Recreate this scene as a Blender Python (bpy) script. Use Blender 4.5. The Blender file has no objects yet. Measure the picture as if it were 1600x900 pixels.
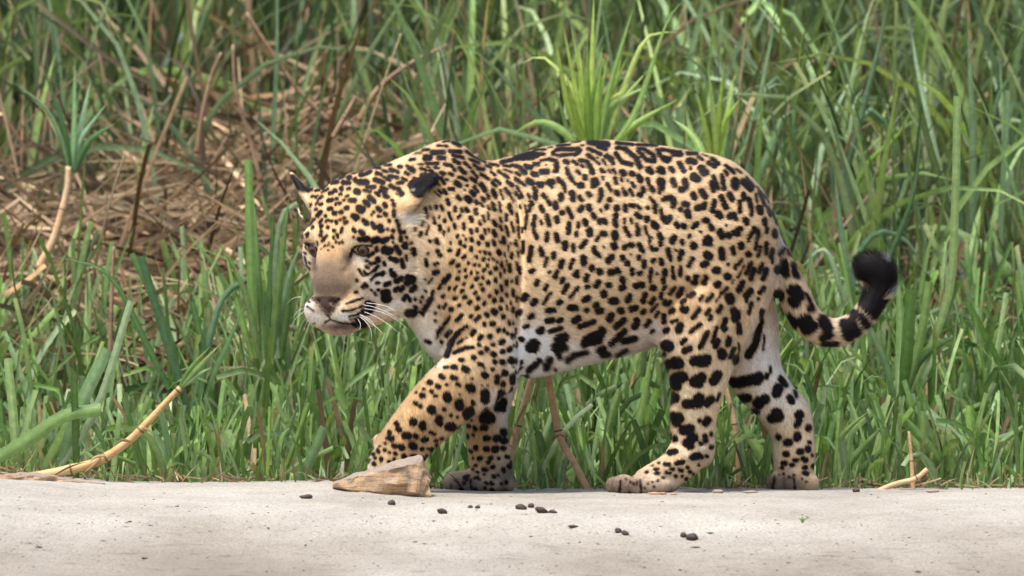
import bpy, math, random, time
import numpy as np
from mathutils import Vector
T0 = time.time()
rng = np.random.default_rng(7)
random.seed(7)
R = math.radians
S = 0.00135            # metres per photo pixel in the plane the cat walks in (y = 0)
DIST = 15.0            # camera to that plane
ZC = 320 * S           # camera height above the sand

# ------------------------------------------------------------------ camera, sky, sun, exposure
scn = bpy.context.scene
COL = scn.collection
cam_d = bpy.data.cameras.new('camera'); cam = bpy.data.objects.new('camera', cam_d); COL.objects.link(cam)
cam.location = (0, -DIST, ZC); cam.rotation_euler = (R(90), 0, 0)
cam_d.sensor_width = 36.0; cam_d.lens = 36.0 * DIST / (1600 * S)
cam_d.clip_start = 0.5; cam_d.clip_end = 400
cam_d.dof.use_dof = True; cam_d.dof.focus_distance = DIST - 0.08; cam_d.dof.aperture_fstop = 4.5
scn.camera = cam
SUN_EL, SUN_AZ = 68.0, -38.0      # azimuth measured from the camera side (-y) towards +x
world = bpy.data.worlds.new('World'); scn.world = world; world.use_nodes = True
wn = world.node_tree.nodes; wl = world.node_tree.links
bg = wn['Background']; sky = wn.new('ShaderNodeTexSky'); sky.sky_type = 'NISHITA'
sky.sun_disc = False; sky.sun_elevation = R(SUN_EL); sky.sun_rotation = R(180 - SUN_AZ)
sky.air_density = 1.0; sky.dust_density = 4.0; sky.ozone_density = 1.0
wl.new(sky.outputs[0], bg.inputs[0]); bg.inputs[1].default_value = 0.13
sun_d = bpy.data.lights.new('sun', 'SUN'); sun_d.energy = 2.3; sun_d.angle = R(14); sun_d.color = (1, 0.985, 0.955)
sun = bpy.data.objects.new('sun', sun_d); COL.objects.link(sun)
sdir = Vector((math.sin(R(SUN_AZ)) * math.cos(R(SUN_EL)), -math.cos(R(SUN_AZ)) * math.cos(R(SUN_EL)), math.sin(R(SUN_EL))))
sun.rotation_euler = sdir.to_track_quat('Z', 'Y').to_euler()
sun.location = (0, -3, 6)
scn.view_settings.view_transform = 'Standard'; scn.view_settings.look = 'None'
scn.view_settings.exposure = 1.08; scn.view_settings.gamma = 1.0; scn.view_settings.use_curve_mapping = False
scn.cycles.max_bounces = 6; scn.cycles.transparent_max_bounces = 4
scn.cycles.use_denoising = True

# ------------------------------------------------------------------ helpers
def W(u, v, y=0.0):
    """photo pixel at depth y (metres behind the cat's plane) to a point of the place"""
    k = (DIST + y) / DIST
    return np.array([(u - 800) * S * k, y, ZC + (450 - v) * S * k])

def lin(c):
    c = np.asarray(c, float) / 255.0
    return np.where(c <= 0.04045, c / 12.92, ((c + 0.055) / 1.055) ** 2.4)

def tag(o, label=None, cat=None, group=None, kind=None):
    if label: o['label'] = label
    if cat: o['category'] = cat
    if group: o['group'] = group
    if kind: o['kind'] = kind
    return o

def empty(name, loc=(0, 0, 0)):
    o = bpy.data.objects.new(name, None); COL.objects.link(o); o.location = loc; o.empty_display_size = 0.05
    return o

def link(name, me, parent=None, mat=None, loc=None):
    o = bpy.data.objects.new(name, me); COL.objects.link(o)
    if mat is not None and len(me.materials) == 0: me.materials.append(mat)
    if loc is not None: o.location = loc
    if parent is not None: o.parent = parent
    return o

def mesh_np(name, V, F, col=None, smooth=True, nrm=None):
    """V (n,3); F (m,3) or (m,4) int; col (n,3|4) linear point colours"""
    me = bpy.data.meshes.new(name)
    V = np.ascontiguousarray(V, np.float32); F = np.ascontiguousarray(F, np.int32)
    k = F.shape[1]
    me.vertices.add(len(V)); me.vertices.foreach_set('co', V.ravel())
    me.loops.add(F.size); me.loops.foreach_set('vertex_index', F.ravel())
    me.polygons.add(len(F))
    me.polygons.foreach_set('loop_start', np.arange(0, F.size, k, dtype=np.int32))
    me.polygons.foreach_set('loop_total', np.full(len(F), k, np.int32))
    me.polygons.foreach_set('use_smooth', np.full(len(F), smooth, bool))
    me.update(calc_edges=True)
    if col is not None:
        if col.shape[1] == 3: col = np.concatenate([col, np.ones((len(col), 1))], 1)
        a = me.color_attributes.new('col', 'FLOAT_COLOR', 'POINT')
        a.data.foreach_set('color', np.ascontiguousarray(col, np.float32).ravel())
    if nrm is not None:
        me.normals_split_custom_set_from_vertices(np.ascontiguousarray(nrm, np.float32))
    return me

def mat_new(name):
    m = bpy.data.materials.new(name); m.use_nodes = True
    nt = m.node_tree; b = nt.nodes['Principled BSDF']
    return m, nt, b

def noise_arr(p, seed=0, octs=3):
    """cheap smooth value noise for numpy points (n,3)"""
    out = np.zeros(len(p)); a = 1.0; tot = 0
    for o in range(octs):
        q = p * (2 ** o) + 17.3 * (o + 1) + seed * 5.71
        i = np.floor(q).astype(np.int64); f = q - i; f = f * f * (3 - 2 * f)
        acc = np.zeros(len(p))
        for dx in (0, 1):
            for dy in (0, 1):
                for dz in (0, 1):
                    h = (i[:, 0] + dx) * 374761393 + (i[:, 1] + dy) * 668265263 + (i[:, 2] + dz) * 1274126177 + seed * 97
                    h = (h ^ (h >> 13)) * 1274126177; h = (h ^ (h >> 16)) & 0xffff
                    w = (f[:, 0] if dx else 1 - f[:, 0]) * (f[:, 1] if dy else 1 - f[:, 1]) * (f[:, 2] if dz else 1 - f[:, 2])
                    acc += w * h / 65535.0
        out += a * acc; tot += a; a *= 0.5
    return out / tot * 2 - 1

# ------------------------------------------------------------------ the cat's body: one signed distance field, one skin
VOX = 2.3
GU0, GU1, GY0, GY1, GZ0, GZ1 = 436, 1412, -150, 146, -8, 566
gu = np.arange(GU0, GU1, VOX, dtype=np.float32); gy = np.arange(GY0, GY1, VOX, dtype=np.float32); gz = np.arange(GZ0, GZ1, VOX, dtype=np.float32)
FLD = np.full((len(gu), len(gy), len(gz)), 60.0, np.float32)

def _sl(lo, hi, g):
    return slice(max(0, int((lo - g[0]) / VOX)), min(len(g), int((hi - g[0]) / VOX) + 2))

def _box(lo, hi):
    s = (_sl(lo[0], hi[0], gu), _sl(lo[1], hi[1], gy), _sl(lo[2], hi[2], gz))
    return s, gu[s[0]][:, None, None], gy[s[1]][None, :, None], gz[s[2]][None, None, :]

def _merge(s, d, k, sub=False):
    a = FLD[s]
    if sub:
        h = np.clip(0.5 - 0.5 * (a + d) / k, 0, 1); FLD[s] = a * (1 - h) + (-d) * h + k * h * (1 - h)
    else:
        h = np.clip(0.5 + 0.5 * (d - a) / k, 0, 1); FLD[s] = d * (1 - h) + a * h - k * h * (1 - h)

def rc(p0, r0, p1, r1, k=16, sub=False, sy=1.0):
    """tapered capsule; points are (u, v, y) in pixels; sy stretches it sideways"""
    a = np.array([p0[0], p0[2], 770 - p0[1]], np.float32); b = np.array([p1[0], p1[2], 770 - p1[1]], np.float32)
    m = max(r0, r1) * max(1, sy) + k + 8
    s, U, Y, Z = _box(np.minimum(a, b) - m, np.maximum(a, b) + m)
    ab = b - a; ab2 = ab.copy(); L2 = float(ab @ ab) + 1e-6
    t = np.clip(((U - a[0]) * ab[0] + (Y - a[1]) * ab[1] + (Z - a[2]) * ab[2]) / L2, 0, 1)
    dx = U - a[0] - t * ab[0]; dy = (Y - a[1] - t * ab[1]) / sy; dz = Z - a[2] - t * ab[2]
    d = np.sqrt(dx * dx + dy * dy + dz * dz) - (r0 + (r1 - r0) * t)
    _merge(s, d.astype(np.float32), k, sub)

def catmull(nodes, n):
    A = np.array(nodes, float); A = np.concatenate([[2 * A[0] - A[1]], A, [2 * A[-1] - A[-2]]]); out = []
    for i in range(1, len(A) - 2):
        for t in np.arange(n) / n:
            p0, p1, p2, p3 = A[i - 1:i + 3]
            out.append(0.5 * (2 * p1 + (p2 - p0) * t + (2 * p0 - 5 * p1 + 4 * p2 - p3) * t * t + (3 * p1 - p0 - 3 * p2 + p3) * t ** 3))
    return np.array(out + [A[-2]])

def chain(nodes, k=16, n=4):
    """a limb: smooth curve of tapered capsules, joined hard among themselves and softly to the body"""
    C = catmull(nodes, n); P = np.stack([C[:, 0], C[:, 2], 770 - C[:, 1]], 1).astype(np.float32); r = C[:, 3]
    m = r.max() + k + 8
    s, U, Y, Z = _box(P.min(0) - m, P.max(0) + m)
    D = None
    for a, b, r0, r1 in zip(P[:-1], P[1:], r[:-1], r[1:]):
        ab = b - a; L2 = float(ab @ ab) + 1e-6
        t = np.clip(((U - a[0]) * ab[0] + (Y - a[1]) * ab[1] + (Z - a[2]) * ab[2]) / L2, 0, 1)
        d = np.sqrt((U - a[0] - t * ab[0]) ** 2 + (Y - a[1] - t * ab[1]) ** 2 + (Z - a[2] - t * ab[2]) ** 2) - (r0 + (r1 - r0) * t)
        D = d if D is None else np.minimum(D, d)
    _merge(s, D.astype(np.float32), k)

def ell(c, r, k=16, axes=None, sub=False):
    """ellipsoid at (u, v, y) with radii along axes (rows, in u,y,z); default axes u, z, y order (ru, rv, ry)"""
    C = np.array([c[0], c[2], 770 - c[1]], np.float32)
    if axes is None:
        A = np.array([[1, 0, 0], [0, 0, 1], [0, 1, 0]], np.float32)
    else: A = np.array(axes, np.float32)
    ext = np.sqrt(sum((r[i] * A[i]) ** 2 for i in range(3))) + k + 8
    s, U, Y, Z = _box(C - ext, C + ext)
    dx, dy, dz = U - C[0], Y - C[1], Z - C[2]
    k0 = 0; k1 = 0
    for i in range(3):
        q = dx * A[i, 0] + dy * A[i, 1] + dz * A[i, 2]
        k0 = k0 + (q / r[i]) ** 2; k1 = k1 + (q / r[i] ** 2) ** 2
    k0 = np.sqrt(k0); k1 = np.sqrt(k1) + 1e-6
    _merge(s, (k0 * (k0 - 1) / k1).astype(np.float32), k, sub)

def loft(st, k=10):
    st = np.array(st, np.float32); s, U, Y, Z = _box((st[0, 0] - 30, -148, 100), (st[-1, 0] + 30, 148, 564))
    uu = gu[s[0]]
    def ip(j):
        f = np.interp(uu, st[:, 0], st[:, j]); ker = np.hanning(13); ker /= ker.sum()
        return np.convolve(np.pad(f, 6, 'edge'), ker, 'valid')[:, None, None]
    top, bot, w, cy = 770 - ip(1), 770 - ip(2), ip(3), ip(4)
    h = (top - bot) / 2; c = (top + bot) / 2
    sz = (Z - c) / h
    we = w * (1 - 0.20 * np.clip(sz, -1, 1.2))
    q = np.sqrt(((Y - cy) / we) ** 2 + sz ** 2)
    d = (q - 1) * np.minimum(w, h) * 0.9
    d = d + np.maximum(0, st[0, 0] - U) + np.maximum(0, U - st[-1, 0])
    _merge(s, d.astype(np.float32), k)

# neck and trunk: u, back line, belly line, half width, sideways shift
loft([(585, 266, 452, 66, -28), (610, 254, 474, 76, -22), (640, 241, 506, 84, -14), (665, 232, 546, 90, -8), (690, 232, 574, 94, -2),
      (720, 242, 590, 98, 0), (750, 250, 596, 102, 0), (772, 252, 598, 106, 0), (800, 244, 594, 112, 0), (850, 230, 586, 119, 0),
      (900, 221, 572, 124, 0), (950, 219, 560, 126, 0), (1000, 222, 549, 122, 0), (1050, 230, 532, 114, 0), (1100, 241, 510, 106, 0),
      (1140, 256, 492, 96, 0), (1170, 274, 478, 86, 0), (1195, 302, 462, 70, 0), (1212, 340, 440, 46, 0), (1219, 375, 410, 22, 0)])
# shoulders
for sg in (-1, 1):
    ell((702, 268 if sg < 0 else 276, sg * 36), (34, 44, 26), 34)
    rc((708, 290, sg * 52), 30, (738, 400, sg * 74), 48, 40)
    ell((753, 455, sg * 84), (58, 134, 47), 7)
    ell((1124, 410, sg * 58), (84, 130, 54), 40)          # thigh
    rc((1110, 300, sg * 42), 45, (1140, 360, sg * 54), 50, 40)
# near fore leg, swung forward
chain([(768, 500, -80, 46), (752, 572, -88, 55), (690, 628, -88, 47), (640, 684, -84, 41), (618, 722, -82, 40), (600, 748, -82, 24)], 22)
rc((786, 560, -84), 28, (792, 592, -82), 18, 14)
for t, (du, dy) in enumerate(((0, -26), (-10, -9), (-10, 9), (0, 26))):
    ell((585 + du, 752, -82 + dy), (20, 15, 10), 5)
ell((600, 686, -70), (16, 11, 9), 6)
# far fore leg, standing
chain([(770, 540, 70, 56), (764, 610, 68, 40), (760, 660, 66, 33), (763, 705, 66, 33), (768, 740, 66, 32), (764, 756, 66, 18)], 12)
for (tu, tv, ty, ra) in ((708, 757, 80, (16, 13, 13)), (714, 754, 58, (22, 17, 14)), (742, 753, 40, (22, 17, 14)), (766, 756, 32, (20, 14, 12))):
    ell((tu, tv, ty), ra, 3)
ell((750, 752, 64), (34, 20, 34), 8)
ell((795, 758, 66), (10, 12, 16), 6)
# near hind leg
chain([(1120, 450, -62, 58), (1096, 530, -70, 60), (1090, 585, -72, 47), (1083, 635, -70, 38), (1080, 676, -68, 33), (1078, 700, -68, 32), (1052, 730, -68, 28), (1010, 750, -68, 22)], 24)
ell((1068, 500, -70), (40, 56, 36), 30)
ell((1100, 700, -68), (14, 26, 14), 8)
for (tu, tv, ty, ra) in ((960, 757, -52, (14, 13, 13)), (974, 755, -76, (18, 16, 13)), (1000, 754, -94, (20, 17, 13)), (1024, 756, -104, (22, 14, 11))):
    ell((tu, tv, ty), ra, 3)
ell((1022, 755, -74), (38, 17, 26), 6)
# far hind leg
chain([(1160, 480, 66, 54), (1172, 540, 66, 48), (1184, 590, 64, 42), (1216, 632, 62, 36), (1240, 676, 62, 33), (1244, 716, 62, 33), (1242, 744, 62, 30)], 14)
ell((1248, 650, 62), (17, 30, 16), 20)
for (tu, tv, ty, ra) in ((1214, 757, 74, (14, 14, 14)), (1222, 753, 52, (17, 18, 14)), (1246, 752, 36, (20, 19, 14)), (1266, 755, 30, (16, 15, 12))):
    ell((tu, tv, ty), ra, 3)
ell((1250, 752, 58), (30, 20, 30), 6)
# tail and what hangs under it
TAIL = [(1180, 352, 0, 22), (1203, 384, 0, 18), (1222, 418, 2, 21), (1241, 460, 6, 24), (1262, 500, 12, 24), (1296, 519, 18, 22), (1330, 511, 24, 20),
        (1356, 486, 28, 19), (1372, 456, 30, 20), (1376, 430, 30, 25), (1366, 422, 28, 24)]
chain(TAIL, 6)
ell((1206, 442, -22), (17, 24, 18), 4)

# head: own axes (l towards the cat's left, f forward, z up), turned to the camera
HU, HV, HY, YAW = 557.0, 388.0, -34.0, R(30)
hc, hs = math.cos(YAW), math.sin(YAW)
def H(l, f, z): return (HU + l * hc - f * hs, HV - z, HY - l * hs - f * hc)
HAX = [[hc, -hs, 0], [-hs, -hc, 0], [0, 0, 1]]
def hell(l, f, z, r, k=12, sub=False, ax=None): ell(H(l, f, z), r, k, ax or HAX, sub)
def hrc(p, r0, q, r1, k=10, sub=False): rc(H(*p), r0, H(*q), r1, k, sub)
hell(0, -14, 36, (78, 74, 82), 24)
hell(0, 28, 36, (54, 38, 50), 18)
chain([H(0, -36, 10) + (66,), (606, 362, -26, 70), (650, 390, -12, 78)], 26)
for sg in (-1, 1):
    hell(sg * 52, 4, -8, (34, 42, 42), 18)
    hell(sg * 50, -26, -46, (40, 44, 46), 18)
    hrc((sg * 16, 50, -112), 18, (sg * 46, -14, -88), 26, 16)
    hell(sg * 40, 45, 18, (27, 14, 11), 18)
    hell(sg * 34, 22, -50, (30, 34, 38), 14)
hrc((0, 42, 8), 36, (0, 62, -56), 34, 16)
hell(0, 40, -84, (47, 36, 40), 12)
for sg in (-1, 1): hell(sg * 21, 63, -97, (30, 26, 26), 9)
hell(0, 52, -119, (27, 25, 16), 6)
hell(0, 76, -73, (27, 15, 12), 8)
hell(0, 86, -87, (21, 9, 14), 6)
for sg in (-1, 1):
    hell(sg * 14, 94, -83, (7, 7, 3.6), 3, True)
    hell(sg * 44, 66, -3.0, (14.0, 17, 5.5), 2.5, True)
    hrc((sg * 1, 90, -112), 2.4, (sg * 28, 78, -117), 2.6, 3, True)
    hrc((sg * 28, 78, -117), 2.6, (sg * 50, 40, -110), 3.0, 3, True)
hrc((0, 95, -95), 1.2, (0, 91, -112), 1.6, 2.5, True)
# ears
def unit(a): a = np.array(a, float); return a / np.linalg.norm(a)
def ear(base, tip, face, rw, th):
    """a pointed, cupped ear: flat cone from base to tip, hollowed on the side that faces 'face'"""
    B = np.array([base[0], base[2], 770 - base[1]], np.float32); a = np.array([tip[0], tip[2], 770 - tip[1]], np.float32) - B; L = float(np.linalg.norm(a)); a = a / L
    n = unit(np.array(face, float) - np.dot(face, a) * a); b = np.cross(n, a)
    lo = np.minimum(B, B + a * L) - rw - 14; hi = np.maximum(B, B + a * L) + rw + 14
    s, U, Y, Z = _box(lo, hi)
    dx, dy, dz = U - B[0], Y - B[1], Z - B[2]
    t = (dx * a[0] + dy * a[1] + dz * a[2]) / L; qb = dx * b[0] + dy * b[1] + dz * b[2]; qn = dx * n[0] + dy * n[1] + dz * n[2]
    tc = np.clip(t, -.2, 1); w = rw * np.sqrt(np.clip(1.02 - np.maximum(tc, 0) ** 1.35, .004, 1)); h = th * (1.05 - .7 * np.maximum(tc, 0))
    def d_of(qn_, k): return (np.sqrt((qb / (w * k)) ** 2 + (qn_ / (h * k)) ** 2) - 1) * np.minimum(w, h) * k * .8 + np.maximum(0, np.maximum(t - 1, -.2 - t)) * L
    _merge(s, d_of(qn, 1.0).astype(np.float32), 6)
    _merge(s, d_of(qn - h * .95, .78).astype(np.float32), 3, True)
ell((626, 326, -78), (20, 18, 18), 10)
ear((622, 328, -82), (684, 274, -92), (0.40, 0.55, -0.70), 24, 10)
ell((490, 316, 26), (22, 22, 18), 12)
ell((478, 324, 24), (12, 22, 12), 14)
ear((488, 324, 26), (453, 272, 34), (-0.62, -0.05, -0.62), 30, 12)

# near and far surface of the field along y, used to lay the coat pattern on the skin
INS = FLD < 0
NEARY = np.where(INS.any(1), gy[np.argmax(INS, axis=1)], 999.0)

def surface_nets(F, o, vox):
    nx, ny, nz = F.shape; s = F < 0
    c = sum(s[i:nx - 1 + i, j:ny - 1 + j, k:nz - 1 + k].astype(np.int8) for i in (0, 1) for j in (0, 1) for k in (0, 1))
    act = np.argwhere((c > 0) & (c < 8))
    idx = np.full((nx - 1, ny - 1, nz - 1), -1, np.int32); idx[act[:, 0], act[:, 1], act[:, 2]] = np.arange(len(act))
    P = np.zeros((len(act), 3)); N = np.zeros(len(act))
    corners = [(i, j, k) for i in (0, 1) for j in (0, 1) for k in (0, 1)]
    vals = {q: F[act[:, 0] + q[0], act[:, 1] + q[1], act[:, 2] + q[2]] for q in corners}
    for q in corners:
        for ax in range(3):
            if q[ax] == 0:
                r = list(q); r[ax] = 1; r = tuple(r); a, b = vals[q], vals[r]; m = (a < 0) != (b < 0)
                t = a[m] / (a[m] - b[m]); pt = np.tile(np.array(q, float), (m.sum(), 1)); pt[:, ax] = t
                P[m] += pt; N[m] += 1
    P = act + P / N[:, None]
    faces = []
    for ax in range(3):
        o1, o2 = [(1, 2), (2, 0), (0, 1)][ax]
        sl0 = [slice(None)] * 3; sl1 = [slice(None)] * 3; sl0[ax] = slice(0, -1); sl1[ax] = slice(1, None)
        a = s[tuple(sl0)]; b = s[tuple(sl1)]
        e = np.argwhere(a != b)
        e = e[(e[:, o1] > 0) & (e[:, o2] > 0)]
        flip = a[e[:, 0], e[:, 1], e[:, 2]]
        def at(d1, d2):
            q = e.copy(); q[:, o1] -= d1; q[:, o2] -= d2; return idx[q[:, 0], q[:, 1], q[:, 2]]
        quad = np.stack([at(1, 1), at(0, 1), at(0, 0), at(1, 0)], 1)
        quad[~flip] = quad[~flip][:, ::-1]
        faces.append(quad)
    return o + P * vox, np.concatenate(faces)

BP, BF = surface_nets(FLD, np.array([GU0, GY0, GZ0], float), VOX)
def laplace(P, F, it, lam):
    e = np.concatenate([F[:, [0, 1]], F[:, [1, 2]], F[:, [2, 3]], F[:, [3, 0]]]); n = len(P)
    deg = np.bincount(e.ravel(), minlength=n).astype(float)
    for i in range(it):
        l = lam[i % len(lam)]
        acc = np.stack([np.bincount(e[:, 0], P[e[:, 1], k], n) + np.bincount(e[:, 1], P[e[:, 0], k], n) for k in range(3)], 1)
        P = P + l * (acc / deg[:, None] - P)
    return P
BP = laplace(BP, BF, 6, (0.55, -0.5))
# skin folds and muscle edges: shallow furrows (pixel polylines, half width, depth)
FOLDS = [([(806, 300), (814, 400), (812, 500), (814, 588)], 7, 6), ([(1034, 524), (1052, 474), (1095, 440)], 10, 5), ([(1214, 385), (1188, 430), (1150, 470), (1128, 505)], 8, 4),
         ([(648, 400), (668, 450), (660, 492)], 8, 4), ([(706, 470), (690, 545)], 8, 6), ([(735, 520), (690, 575)], 9, 4), ([(772, 606), (712, 645), (664, 690)], 12, 3), ([(1082, 360), (1098, 450)], 20, 4),
         ([(672, 300), (700, 380), (705, 460)], 14, 4), ([(760, 300), (770, 380), (772, 450)], 14, -4), ([(1045, 610), (1062, 660), (1075, 700)], 8, 2.5), ([(1112, 600), (1100, 650), (1096, 690)], 6, 3),
         ([(860, 540), (930, 530), (1000, 500)], 16, 3), ([(600, 300), (640, 350), (650, 420)], 10, 3), ([(1200, 600), (1225, 650)], 9, 3), ([(740, 640), (748, 700)], 8, 2),
         ([(541, 424), (548, 450), (541, 468)], 7, 3.5), ([(556, 404), (546, 422)], 6, 3), ([(493, 424), (486, 455)], 6, 3), ([(580, 476), (588, 440), (604, 408)], 9, 3), ([(545, 398), (540, 412)], 6, 3), ([(520, 330), (520, 380)], 10, 2.5), ([(600, 486), (640, 452)], 6, 3)]
v0_ = 770 - BP[:, 2]; dsp = np.zeros(len(BP))
for pl, w_, d_ in FOLDS:
    C_ = catmull([(a, b, 0) for a, b in pl], 40)
    lo, hi = C_.min(0) - 3 * w_, C_.max(0) + 3 * w_
    m_ = np.where((BP[:, 0] > lo[0]) & (BP[:, 0] < hi[0]) & (v0_ > lo[1]) & (v0_ < hi[1]))[0]
    dd = np.min((BP[m_, 0][:, None] - C_[None, :, 0]) ** 2 + (v0_[m_][:, None] - C_[None, :, 1]) ** 2, axis=1)
    dsp[m_] -= d_ * np.exp(-dd / w_ ** 2)
dsp += 1.6 * noise_arr(BP / 34.0, 31, 2) * np.clip((BP[:, 0] - 620) / 40, 0, 1)
fn = np.cross(BP[BF[:, 2]] - BP[BF[:, 0]], BP[BF[:, 3]] - BP[BF[:, 1]]); nn = np.zeros_like(BP)
for k in range(4):
    for a in range(3): nn[:, a] += np.bincount(BF[:, k], fn[:, a], len(BP))
nn /= np.linalg.norm(nn, axis=1)[:, None] + 1e-9
BP = BP + nn * dsp[:, None]
fn = np.cross(BP[BF[:, 2]] - BP[BF[:, 0]], BP[BF[:, 3]] - BP[BF[:, 1]])
BN = np.zeros_like(BP)
for k in range(4): 
    for a in range(3): BN[:, a] += np.bincount(BF[:, k], fn[:, a], len(BP))
BN /= np.linalg.norm(BN, axis=1)[:, None] + 1e-9
BN = laplace(BN, BF, 2, (0.5,)); BN /= np.linalg.norm(BN, axis=1)[:, None] + 1e-9
def px_to_m(P): return np.stack([(P[:, 0] - 800) * S, P[:, 1] * S, P[:, 2] * S], 1)
print('body verts', len(BP), 'faces', len(BF), time.time() - T0)

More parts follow.
